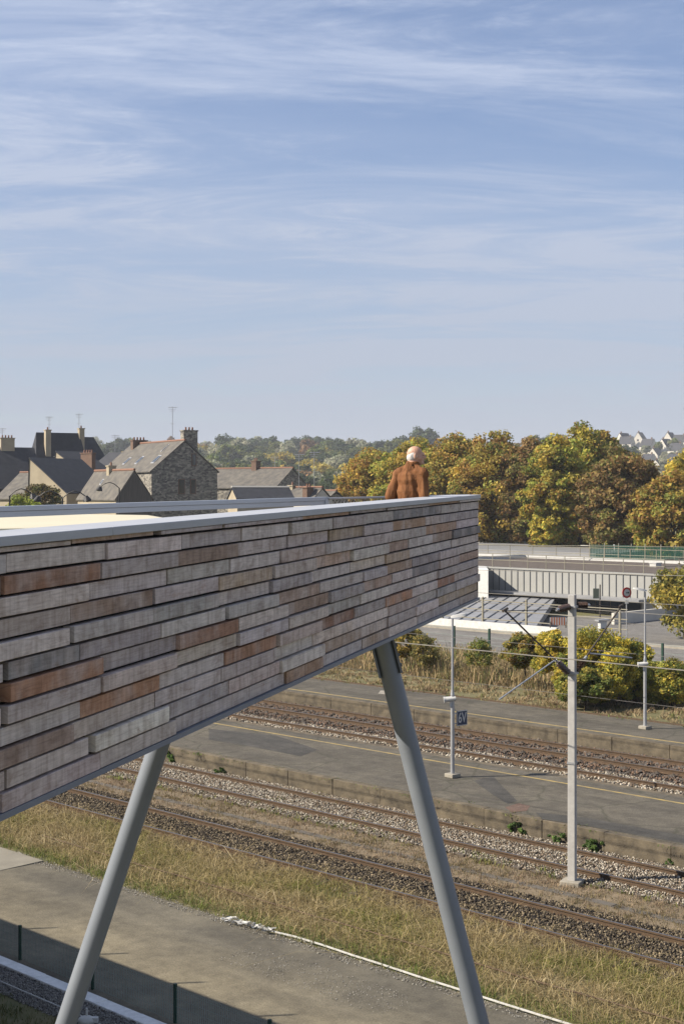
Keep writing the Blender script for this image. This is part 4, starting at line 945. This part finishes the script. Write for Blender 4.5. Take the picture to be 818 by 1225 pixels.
house(372, 170, 50, 4, 5.5, 600, 584, 'r', wh, sm, 'small roof with twin brick chimneys near the end of the bridge rail', ridge=tr_, base=None, chim=((.5, .85, .8, .7, .25, cr), (.2, .2, 1.3, .7, .0, bk)), ant=((.4, .6, 4.0), (.3, .1, 4.2)))
house(389, 176, 40, 3.4, 4.2, 600, 588, 'r', rb, sm, 'tiny slate gable with an orange ridge at the corner post of the bridge rail', ridge=tr_, base=None)
# far right estate
estate = {(754, 524, 1): 'just right of the dark red chestnut top', (768, 519, 0): 'second from left on the skyline', (778, 527, 1): 'second row, below the skyline pair', (786, 538, 0): 'in the middle of the hillside', (803, 519, 0): 'right of centre on the skyline',
 (812, 532, 1): 'second row at the right', (796, 527, 0): 'second row, centre', (790, 552, 0): 'lowest, between the chestnut and the yellow tree', (806, 545, 1): 'third row at the right', (776, 545, 1): 'third row beside the chestnut', (745, 520, 0): 'leftmost on the skyline', (818, 522, 1): 'skyline, at the right edge', (822, 548, 0): 'third row, cut by the right edge'}
for (x, y, k) in ((754, 524, 1), (768, 519, 0), (778, 527, 1), (786, 538, 0), (803, 519, 0), (812, 532, 1), (796, 527, 0), (790, 552, 0), (806, 545, 1), (776, 545, 1), (745, 520, 0), (818, 522, 1), (822, 548, 0)):
    d = 720 + (560 - y) * 6 + (x % 7); 
    o_lab = 'small white slate roofed estate house, ' + estate[(x, y, k)]
    o = house(x, d, 25 + (x * 7) % 30, 6.5, 9, y + 6.5, y - 2, 'r' if k else 'l', M['render_white'], sd if (x % 3) else sm, o_lab, 'estate_house', base=CAMZ - (y + 18 - 591) / F * d, gable_win=((.4, -1.2, 1.2, 1.3),), group='white houses of the distant estate', wins=((.3, -1.6, 1.4, 1.2),), chim=((.5, .2, .7, .7, .8, bk),))
for i in range(26):
    x = 742 + 84 * rt.random(); y = rt.uniform(520, 560); d = 715 + (560 - y) * 6
    o = hilltree(x, d, rt.choice(['dark', 'green', 'pale']), rt.uniform(.4, .7), 'small tree among the white houses of the distant estate'); o.location.z = CAMZ - (y + 14 - 591) / F * d
finish_hill()
# slope carrying the estate
mb = MB(); A_ = [((x - 409) / F * d, d, CAMZ - (y - 591) / F * d) for (x, y, d) in ((715, 600, 600), (900, 600, 600), (900, 575, 720), (715, 575, 720), (900, 536, 975), (715, 536, 975))]
mb.add(A_, [(0, 1, 2, 3), (3, 2, 4, 5)]); tag(mb.build('hillside', m), kind='structure')
# bush and shrub in the town, lamps
o = make_tree('garden_tree', 'round brown green garden tree in front of the cream gabled house', 'tree', 9.0, 5.4, 5.0, 50, 9000, .13, [(.12, .13, .04), (.18, .14, .05), (.23, .15, .05), (.10, .11, .04)], 401); place(o, (at(45, 620, 150).x, 150, 1.4), 1, 0)
o = make_tree('garden_tree', 'bright green shrub in front of the brown green garden tree', 'tree', 8.3, 3.2, 5.2, 40, 6000, .12, [(.30, .36, .05), (.38, .40, .07), (.22, .28, .05)], 402); place(o, (at(27, 622, 140).x, 140, 1.0), 1, 0)
def street_lamp(x, y, d, lab, dirs):
    b0 = at(x, y, d); zb = 2.0; t_ = thing('street_lamp', lab, 'street lamp', (b0.x, b0.y, zb), 'black street lamps in front of the town'); h = b0.z - zb
    mb = MB(); mb.tube((0, 0, 0), (0, 0, h), .09, .06, n=8)
    for s in dirs:
        pts = [Vector((s * u * 1.6, 0, h + .45 * math.sin(u * 3.1) + .1 * u)) for u in (0, .25, .5, .75, 1)]; mb.path(pts, .04)
    mb.build('pole', M['black_metal'], t_, smooth=True)
    for s in dirs:
        mb = MB(); mb.tube((s * 1.6, 0, h + .15), (s * 1.6 + s * .12, 0, h - .18), .12, .30, n=12); mb.ball((s * 1.7, 0, h - .15), (.28, .28, .12)); mb.build('lamp_head', M['black_metal'], t_, smooth=True)
street_lamp(75, 596, 100, 'double black street lamp in front of the low house with the boarded gable', (-1, 1))
street_lamp(12, 593, 105, 'single black street lamp at the far left beside the green shrub', (1,))
street_lamp(143, 584, 125, 'single black street lamp in front of the boarded gable roof', (-1,))

# ------------------------------------------------------------------ zinc building across the road
zt = thing('zinc_building', 'long low building clad in pale standing seam zinc with a gravel roof behind guard rails', 'building', P(100, 70)); zo = zt.location.copy()
V1 = 92.0; WE = w_at(795, V1); ZT = 3.35
mb = MB(); mb.pbox(V1, 130, WE, 120, .1, ZT - .05)
mb.build('wall', M['zinc_wall'], zt, off=zo)
mb = MB()
for w in np.arange(WE + .5, 118, .62): mb.pbox(V1 - .05, V1 - .004, w, w + .055, 1.45, ZT)
mb.build('wall_seam', M['seam'], zt, off=zo)
mb = MB(); mb.pbox(V1 - .08, V1 + .35, WE - .1, 120, ZT - .045, ZT + .08); mb.build('parapet_cap', M['zinc_wall'], zt, off=zo)
mb = MB(); mb.pbox(V1 + .36, 130, WE + .3, 119.5, ZT - .045, ZT + .02); mb.build('roof', M['roof_gravel'], zt, off=zo)
mb = MB(); mb.pbox(108.0, 108.35, WE, 98, ZT + .021, ZT + .25); mb.pbox(V1 + .4, 108, 84, 84.3, ZT + .021, ZT + .34); mb.pbox(129.5, 130.0, WE - 6, 120, ZT + .021, ZT + .45); mb.build('parapet', M['white_paint'], zt, off=zo)
mb = MB(); mb.pbox(112, 127, 78, 118, ZT + .021, ZT + .5); mb.build('upper_roof', M['zinc_roof'], zt, off=zo)
for (w, v, sx) in ((66, 102, .6), (88, 101, .7)):
    mb = MB(); mb.pbox(v, v + .8, w, w + sx, ZT + .02, ZT + .3); mb.pbox(v - .05, v + .85, w - .05, w + sx + .05, ZT + .3, ZT + .36); mb.build('roof_light', M['white_paint'], zt, off=zo)
for (w, v) in ((81, 118), (64, 110)):
    mb = MB(); mb.tube(P(v, w, ZT) - zo, P(v, w, ZT + 1.1) - zo, .1); mb.build('vent_pipe', M['white_paint'], zt)
# dark glazed band on the right half and a thin canopy above it
mb = MB(); mb.pbox(V1 - .03, V1 - .003, WE + 2.0, WE + 11.5, .25, 1.42); mb.build('window', M['glass'], zt, off=zo)
for w in np.arange(WE + 2.0, WE + 11.6, 1.35): mb = MB(); mb.pbox(V1 - .06, V1 - .031, w, w + .06, .25, 1.42); mb.build('window_frame', M['dark_metal'], zt, off=zo)
mb = MB(); mb.pbox(V1 - 1.6, V1 - .06, WE + 1.2, WE + 22, 1.44, 1.60); mb.build('canopy', M['zinc_roof'], zt, off=zo)
# white block at the left whose shadow falls over the zinc wall
w0_ = w_at(583, V1); mb = MB(); ba = [P(V1 - 3.2, 96, 0), P(V1 - 3.2, w0_ - 2.7, 0), P(V1 - .06, w0_, 0), P(V1 - .06, 96, 0)]
mb.hexa([p + Vector((0, 0, .1)) for p in ba] + [p + Vector((0, 0, ZT + .12)) for p in ba]); mb.build('white_bay', M['white_paint'], zt, off=zo, bevel=.08)
# low seamed roof in front
mb = MB(); tp = [P(75, 57.5, .78), P(91.9, 68.5, 1.28), P(91.9, 112, 1.28), P(75, 95, .78)]
mb.hexa([p - Vector((0, 0, .45)) for p in (tp[3], tp[0], tp[1], tp[2])] + [tp[3], tp[0], tp[1], tp[2]]); mb.build('low_roof', M['zinc_roof'], zt, off=zo)
mb = MB(); dirs = Vector((.26, .966, 0)); 
for k in range(-10, 70):
    p0 = P(75, 40 + k * 1.0, 0)
    # walk along dirs while inside v 75..91.8
    L_ = (91.8 - 75) / (dirs.x * q + dirs.y * q); p1_ = p0 + dirs * L_
    w0_, w1_ = (p0.y - p0.x) * q, (p1_.y - p1_.x) * q
    def lim(v): return 57.6 + (v - 75) * 11 / 16.9
    t0, t1 = 0, 1
    for t_i in np.linspace(0, 1, 40):
        v_ = 75 + 16.8 * t_i; w_ = w0_ + (w1_ - w0_) * t_i
        if w_ < lim(v_) : t0 = max(t0, t_i + .025) if t_i < .99 else 1
    if t0 >= .98: continue
    a_ = p0.lerp(p1_, t0) + Vector((0, 0, .78 + .5 * t0 + .02)); b2 = p1_ + Vector((0, 0, 1.28 + .02)); mb.tube(a_, b2, .05, n=4)
mb.build('roof_seam', M['seam'], zt, off=zo)
mb = MB(); mb.pbox(73.42, 73.64, w_at(666, 73.5), 130, .2, 1.02); tag(mb.build('retaining_wall', M['white_kerb']), 'low white concrete wall along the far side of the road', 'wall')
mb = MB(); mb.pbox(85.5, V1 - .1, WE - .05, WE + .18, .2, 1.0); mb.build('side_wall', M['render_white'], zt, off=zo)
# guard rails
def guard(nm, pts, hgt, step, rails, mat, r, parent, off):
    po = MB(); ra = MB()
    for a_, b_ in zip(pts[:-1], pts[1:]):
        L = (b_ - a_).length; n_ = max(1, int(L / step))
        for k in range(n_ + 1): p = a_.lerp(b_, k / n_); po.tube(p, p + Vector((0, 0, hgt)), r, n=6); po.box(p + Vector((0, 0, .04)), (.3, .16, .1), R(45))
        for f_ in rails: ra.tube(a_ + Vector((0, 0, hgt * f_)), b_ + Vector((0, 0, hgt * f_)), r * .7, n=5)
    g_ = po.build(nm, mat, parent, off=off); ra.build('rail', mat, g_, off=off)
gm = plain('weathered_guard', (.30, .28, .21), (.24, .22, .17), 3, .7)
guard('guard_rail', [P(V1 + .25, 118, ZT), P(V1 + .25, WE + .2, ZT), P(108, WE + .2, ZT)], 1.15, 1.75, (1, .55), gm, .035, zt, zo)
guard('guard_rail', [P(109, WE + 1, ZT), P(109, 100, ZT)], 1.1, 2.6, (1, .5), gm, .035, zt, zo)
gt = thing('steel_railing', 'steel post and wire railing on the low white wall beside the seamed roof', 'railing', P(74.2, 60, .7)); go = gt.location.copy()
for k, x in enumerate((578, 630, 684, 530, 742)):
    w = w_at(x, 74.2); mb = MB(); mb.pbox(74.14, 74.26, w, w + .12, .7, 2.45); mb.ball(P(74.2, w + .06, 2.5), .09, 8, 6); mb.build('post', gm, gt, off=go)
mb = MB()
for z in (1.15, 1.75, 2.35): mb.tube(P(74.2, 50, z) - go, P(74.2, 92, z) - go, .035, n=5)
mb.build('rail', gm, gt)
# green debris netting on posts behind the roof
nt_ = thing('safety_netting', 'green debris netting on leaning pale posts at the back of the gravel roof', 'netting', at(760, 664, 150)); no_ = nt_.location.copy()
mb = MB(); pts = [Vector(((x - 409) / F * (111.5 / q / (1 + (x - 409) / F)), 111.5 / q / (1 + (x - 409) / F), ZT + .03)) for x in (705, 722, 739, 753, 771, 790, 806, 830)]
for p in pts:
    pm = MB(); pm.tube(p - Vector((0, 0, .3)), p + Vector((random.uniform(-.05, .15), 0, 1.45)), .05); pm.build('post', gm, nt_, off=no_)
for a_, b_ in zip(pts[:-1], pts[1:]):
    for i in range(14):
        z = .05 + i * .09; mb.tube(a_ + Vector((0, 0, z)), b_ + Vector((0, 0, z + .02)), .028, n=3, cap=False)
    n_ = int((b_ - a_).length / .16)
    for i in range(n_): p = a_.lerp(b_, i / n_); mb.tube(p, p + Vector((0, 0, 1.25)), .028, n=3, cap=False)
mb.build('net', M['net'], nt_, off=no_)
mb = MB(); mb.tube(pts[0] + Vector((-25, 3, 1.3)), pts[-1] + Vector((0, 0, 1.3)), .03, n=4); mb.build('rail', gm, nt_, off=no_)

# road signs, machine, barrier behind the bushes
def atz(x, d, z): return Vector(((x - 409) / F * d, d, z))
sg = thing('road_sign', 'round white road sign with red ring on a thin pole before the zinc wall', 'road sign', atz(749, 92, .3)); zc_ = CAMZ - (709 - 591) / F * 92 - .3
mb = MB(); mb.tube((0, .03, 0), (0, .03, zc_ + .3), .035); mb.build('pole', M['galv'], sg)
mb = MB(); mb.tube((0, .0, zc_), (.012, -.028, zc_), .34, n=32); pl_ = mb.build('plate', M['sign_red'], sg, smooth=True)
mb = MB(); mb.tube((.013, -.029, zc_), (.016, -.036, zc_), .225, n=32); mb.build('plate_centre', M['white_paint'], pl_)
mb = MB(); mb.box((-.07, -.052, zc_), (.10, .03, .10)); mb.box((.09, -.045, zc_), (.10, .03, .09)); mb.build('plate_marking', M['black_metal'], pl_)
mb = MB(); mb.box((0, -.02, zc_ - .58), (.22, .03, .22)); mb.build('lower_plate', M['white_paint'], sg)
sb = thing('notice_board', 'small grey green board on a post left of the round red ringed sign', 'sign', atz(714, 90, .3)); zb_ = CAMZ - (710 - 591) / F * 90 - .3
mb = MB(); mb.tube((.17, .02, 0), (.17, .02, zb_ + .55), .04); mb.build('post', M['dark_metal'], sb)
mb = MB(); mb.box((-.08, 0, zb_), (.36, .05, .62)); mb.build('panel', plain('board', (.14, .16, .12), (.10, .12, .09), 3, .6), sb)
tm = thing('ticket_machine', 'pale upright parking machine with a projecting top behind the golden bush', 'machine', atz(720, 84, .3))
mb = MB(); mb.box((0, 0, .85), (.42, .35, 1.7), .3); mb.build('body', M['white_paint'], tm, bevel=.03); mb = MB(); mb.box((0, 0, 1.76), (.72, .5, .12), .3); mb.build('top', M['galv'], tm); mb = MB(); mb.box((.02, -.19, 1.15), (.22, .02, .34), .3); mb.build('panel', M['sign_blue'], tm)
ob = thing('works_barrier', 'orange and white works barrier on the low roof left of the mast', 'barrier', at(667, 751, 84))
mb = MB()
for k in range(7): mb.box((-.72 + k * .24, 0, .62), (.12, .06, .72))
mb.build('stripe_board', M['white_paint'], ob); mb = MB()
for k in range(6): mb.box((-.60 + k * .24, .0, .62), (.117, .064, .74))
mb.build('board', plain('orange_plastic', (.55, .16, .04), (.45, .13, .04), 3, .6), ob); mb = MB(); mb.box((-.75, 0, .3), (.05, .4, .6)); mb.box((.75, 0, .3), (.05, .4, .6)); mb.build('foot', M['dark_metal'], ob); ob.scale = (.6, .6, .6)
# green fence posts along the road
gf = thing('wire_fence', 'open wire fence on dark green posts along the near edge of the road', 'fence', P(61.7, 60, .4)); gfo = gf.location.copy()
for x in (478, 543, 585, 623, 664, 705, 748, 792, 834, 430):
    w = w_at(x, 61.7); mb = MB(); mb.box(P(61.7, w, 1.2) - gfo, (.10, .10, 1.6), R(45)); mb.build('post', M['green_metal'], gf)
mb = MB()
for z in (.7, 1.1, 1.5, 1.9): mb.tube(P(61.7, 36, z) - gfo, P(61.7, 66, z) - gfo, .008, n=4)
mb.build('wire', M['green_wire'], gf)
# dark block added for the dark opening right of the zinc wall
mb = MB(); mb.pbox(95, 110, 40, 55, .1, 2.6); dk_ = mb.build('dark_block', M['timber_dark']); tag(dk_, 'dark low block standing in for the dark opening right of the zinc wall, behind the small tree', 'dark_block')

# ------------------------------------------------------------------ the man
def remeshed(mb, name, mat, parent, voxel, smooth_it=4, disp=0, dscale=6, seed=0):
    me = bpy.data.meshes.new(name); me.from_pydata(mb.v, [], mb.f); me.update(); o = bpy.data.objects.new(name, me); COL.objects.link(o)
    bm = bmesh.new(); bm.from_mesh(me); bmesh.ops.recalc_face_normals(bm, faces=bm.faces); bm.to_mesh(me); bm.free()
    rm = o.modifiers.new('r', 'REMESH'); rm.mode = 'VOXEL'; rm.voxel_size = voxel; rm.use_smooth_shade = True
    sm_ = o.modifiers.new('s', 'SMOOTH'); sm_.iterations = smooth_it; sm_.factor = .5
    me2 = bpy.data.meshes.new_from_object(o.evaluated_get(bpy.context.evaluated_depsgraph_get())); bpy.data.objects.remove(o, do_unlink=True)
    if disp:
        me2.update()
        for v in me2.vertices:
            p = v.co; d_ = mnoise.noise(Vector((p.x * dscale * 2.6 + seed + p.z * 3, p.y * dscale * 2.0, p.z * dscale * .35))) + .45 * mnoise.noise(Vector((p.x * dscale * 2.5 + p.z * 9, p.y * dscale * 2 + 7, p.z * dscale * 1.6)))
            v.co = p + v.normal * d_ * disp
        me2.update()
    me2.materials.clear(); me2.materials.append(mat); me2.polygons.foreach_set('use_smooth', [True] * len(me2.polygons))
    n = bpy.data.objects.new(name, me2); COL.objects.link(n); n.parent = parent; return n
def chain(mb, pts, n=14):
    for (a, ra), (b_, rb_) in zip(pts[:-1], pts[1:]):
        mb.tube(a, b_, ra, rb_, n=n)
    for a, ra in pts: mb.ball(a, ra, 14, 10)
man_d = 18.2; MX = (491 - 409) / F * man_d
s_m = (man_d - 7.185) / BY; deck_z = 9.09 + TS * s_m - DH
man = thing('person', 'balding white haired person in a brown jacket, back turned, at the bridge parapet', 'person', (MX, man_d, deck_z + .005), rz=R(-30))
V_ = Vector
# local frame: facing +Y, right = +X
body = MB()
ytilt = .03
chain(body, [(V_((-.10, .0, .93)), .12), (V_((-.105, .02, .52)), .065), (V_((-.11, -.02, .10)), .045)])
chain(body, [(V_((.10, .0, .93)), .12), (V_((.105, .02, .52)), .065), (V_((.11, -.02, .10)), .045)])
for s in (-1, 1):
    body.ball((s * .112, .05, .045), (.045, .13, .045), 14, 10)
body.ball((0, 0, .98), (.175, .125, .13)); body.ball((0, .01, 1.15), (.16, .125, .16)); body.ball((0, 0, 1.33), (.175, .12, .15))
chain(body, [(V_((0, -.01, 1.40)), .085), (V_((0, .0, 1.50)), .062), (V_((.03, .04, 1.55)), .058)])
arms = {}
for s in (-1, 1):
    sh = V_((s * .168, -.01, 1.385 + s * .008)); el = V_((s * (.235 if s < 0 else .21), -.10 if s < 0 else -.05, 1.12)); wr = V_((s * .19, .10 if s < 0 else .16, .95)); arms[s] = (sh, el, wr)
    chain(body, [(sh, .062), (el, .043), (wr, .028)])
    dr = (wr - el).normalized(); pc = wr + dr * .055
    body.ball(pc, (.022, .045, .045), 12, 8)
    side = V_((0, .55, -.83)); fw = dr
    for i, (L_, off) in enumerate(((.070, .030), (.078, .010), (.072, -.010), (.056, -.030))):
        b0 = pc + V_((0, off * .8, off * .6)) + fw * .03; b1 = b0 + fw * L_ * .5 + V_((-s * .006, 0, -.004)); b2 = b1 + (fw * .6 + V_((-s * .5, 0, -.4))).normalized() * L_ * .5
        chain(body, [(b0, .0092), (b1, .0085), (b2, .0072)], 8)
    chain(body, [(pc + V_((0, .02, .02)), .012), (pc + V_((-s * .012, .05, .012)), .010), (pc + V_((-s * .02, .07, -.01)), .0085)], 8)
# head, turned right: face towards +X
hd = V_((.045, .055, 1.622)); ha = R(-62)
def hp(x, y, z): return V_((hd.x + x * math.cos(ha) - y * math.sin(ha), hd.y + x * math.sin(ha) + y * math.cos(ha), hd.z + z))
def hball(mb, c, r, seg=16, rings=12):
    t0 = MB(); t0.ball((0, 0, 0), r, seg, rings); ca, sa = math.cos(ha), math.sin(ha); cc = hp(*c)
    mb.add([(cc.x + x * ca - y * sa, cc.y + x * sa + y * ca, cc.z + z) for x, y, z in t0.v], t0.f)
hball(body, (0, -.015, .025), (.076, .098, .095)); hball(body, (0, .035, -.02), (.062, .065, .085)); hball(body, (0, .055, -.085), (.038, .040, .032))
hball(body, (0, .088, .025), (.045, .018, .014)); hball(body, (0, .105, -.012), (.014, .022, .026)); hball(body, (0, .115, -.026), (.017, .016, .012)); hball(body, (0, .093, -.06), (.026, .012, .009)); hball(body, (0, .088, -.095), (.020, .018, .016))
for s in (-1, 1):
    hball(body, (s * .078, -.012, -.008), (.010, .020, .034)); hball(body, (s * .030, .088, .004), (.013, .008, .008)); hball(body, (s * .045, .05, -.03), (.026, .03, .03))
chain(body, [(V_((0, .0, 1.50)), .060), (hp(0, -.02, -.06), .056)])
m_, t, b, co = newmat('skin', .55, 0, .4)
sx = N(t, 'ShaderNodeSeparateXYZ'); t.links.new(co, sx.inputs[0])
skin_c = ramp(t, noise_n(t, co, 14, 4, .6), [(.35, (.42, .24, .165)), (.65, (.50, .31, .22))])
t.links.new(skin_c, b.inputs['Base Color']); b.inputs['Subsurface Weight'].default_value = .08
remeshed(body, 'body', m_, man, .0065, 3)
# hair: thin white ring low round the back and sides
hair = MB(); hball(hair, (0, -.054, -.022), (.074, .062, .070)); hball(hair, (.062, -.030, .000), (.018, .050, .044)); hball(hair, (-.062, -.030, .000), (.018, .050, .044)); hball(hair, (0, -.068, .020), (.052, .040, .034))
remeshed(hair, 'hair', plain('white_hair', (.72, .70, .66), (.55, .53, .49), 60, .9, streak=(1, 1, .3)), man, .006, 2, .003, 30)
brow = MB()
for s in (-1, 1): hball(brow, (s * .030, .100, .020), (.018, .007, .005))
remeshed(brow, 'eyebrow', plain('brow', (.55, .52, .48), (.5, .47, .44), 50, .9), man, .003, 1)
eye = MB()
for s in (-1, 1): hball(eye, (s * .030, .089, .004), (.011, .010, .007))
eye.build('eye', plain('eye', (.06, .04, .03), (.04, .03, .02), 50, .3), man, smooth=True)
jk = MB()
jk.ball((0, -.005, 1.32), (.19, .14, .17)); jk.ball((0, 0, 1.18), (.188, .148, .20)); jk.ball((0, .0, 1.02), (.19, .15, .16)); jk.tube((0, 0.005, .84), (0, 0, 1.05), .172, .176, n=24)
for s in (-1, 1):
    sh, el, wr = arms[s]; chain(jk, [(sh + V_((-s * .015, 0, .0)), .078), (sh.lerp(el, .55), .066), (el, .060)]); chain(jk, [(el, .060), (el.lerp(wr, .55), .054)]); jk.tube(el.lerp(wr, .55), wr - (wr - el).normalized() * .01, .056, .046, n=14)
    chain(jk, [(V_((s * .05, -.01, 1.455)), .065), (sh, .082)])
jk.tube((0, -.01, 1.41), (.018, .018, 1.535), .105, .080, n=24); jk.tube((.016, .016, 1.50), (.020, .020, 1.548), .086, .082, n=24)
for s in (-1, 1): jk.ball((s * .10, -.01, 1.42), (.11, .085, .065))
m_, t, b, co = newmat('brown_suede', .85, 0, .2)
c = ramp(t, noise_n(t, mapping(t, co, (1.6, 1.6, .35)), 9, 7, .65, .5), [(.32, (.105, .044, .018)), (.50, (.165, .070, .028)), (.70, (.225, .105, .045))])
t.links.new(c, b.inputs['Base Color']); bump(t, b, noise_n(t, mapping(t, co, (1.6, 1.6, .5)), 14, 6, .6, .6), .02)
remeshed(jk, 'jacket', m_, man, .009, 1, .017, 7)
trs = MB()
for s in (-1, 1): chain(trs, [(V_((s * .10, .0, .93)), .132), (V_((s * .105, .02, .52)), .088), (V_((s * .11, -.02, .16)), .075)]); trs.tube(V_((s * .11, -.02, .16)), V_((s * .11, -.015, .07)), .075, .078, n=14)
trs.ball((0, 0, .98), (.182, .14, .10)); remeshed(trs, 'trousers', plain('dark_cloth', (.05, .055, .07), (.035, .04, .05), 20, .9), man, .011, 2, .006, 5)
shs = MB()
for s in (-1, 1): shs.ball((s * .112, .055, .045), (.052, .145, .05)); shs.ball((s * .112, -.03, .06), (.05, .06, .06))
remeshed(shs, 'shoes', plain('shoe_leather', (.04, .03, .025), (.03, .02, .018), 20, .5), man, .009, 2)

# ------------------------------------------------------------------ haze
mb = MB(); mb.hexa([Vector(p) for p in [(-1400, -60, -2), (1400, -60, -2), (1400, 3300, -2), (-1400, 3300, -2), (-1400, -60, 75), (1400, -60, 75), (1400, 3300, 75), (-1400, 3300, 75)]])
hm = bpy.data.materials.new('haze'); hm.use_nodes = True; ht_ = hm.node_tree; ht_.nodes.clear()
pv = N(ht_, 'ShaderNodeVolumePrincipled'); pv.inputs['Color'].default_value = (.86, .91, 1.0, 1); pv.inputs['Density'].default_value = .00019
ou_ = N(ht_, 'ShaderNodeOutputMaterial'); ht_.links.new(pv.outputs[0], ou_.inputs['Volume'])
hzo = mb.build('haze', hm); tag(hzo, kind='stuff', label='thin blue autumn haze', cat='haze')
print('objects', len(bpy.data.objects), 'hill trees', count)
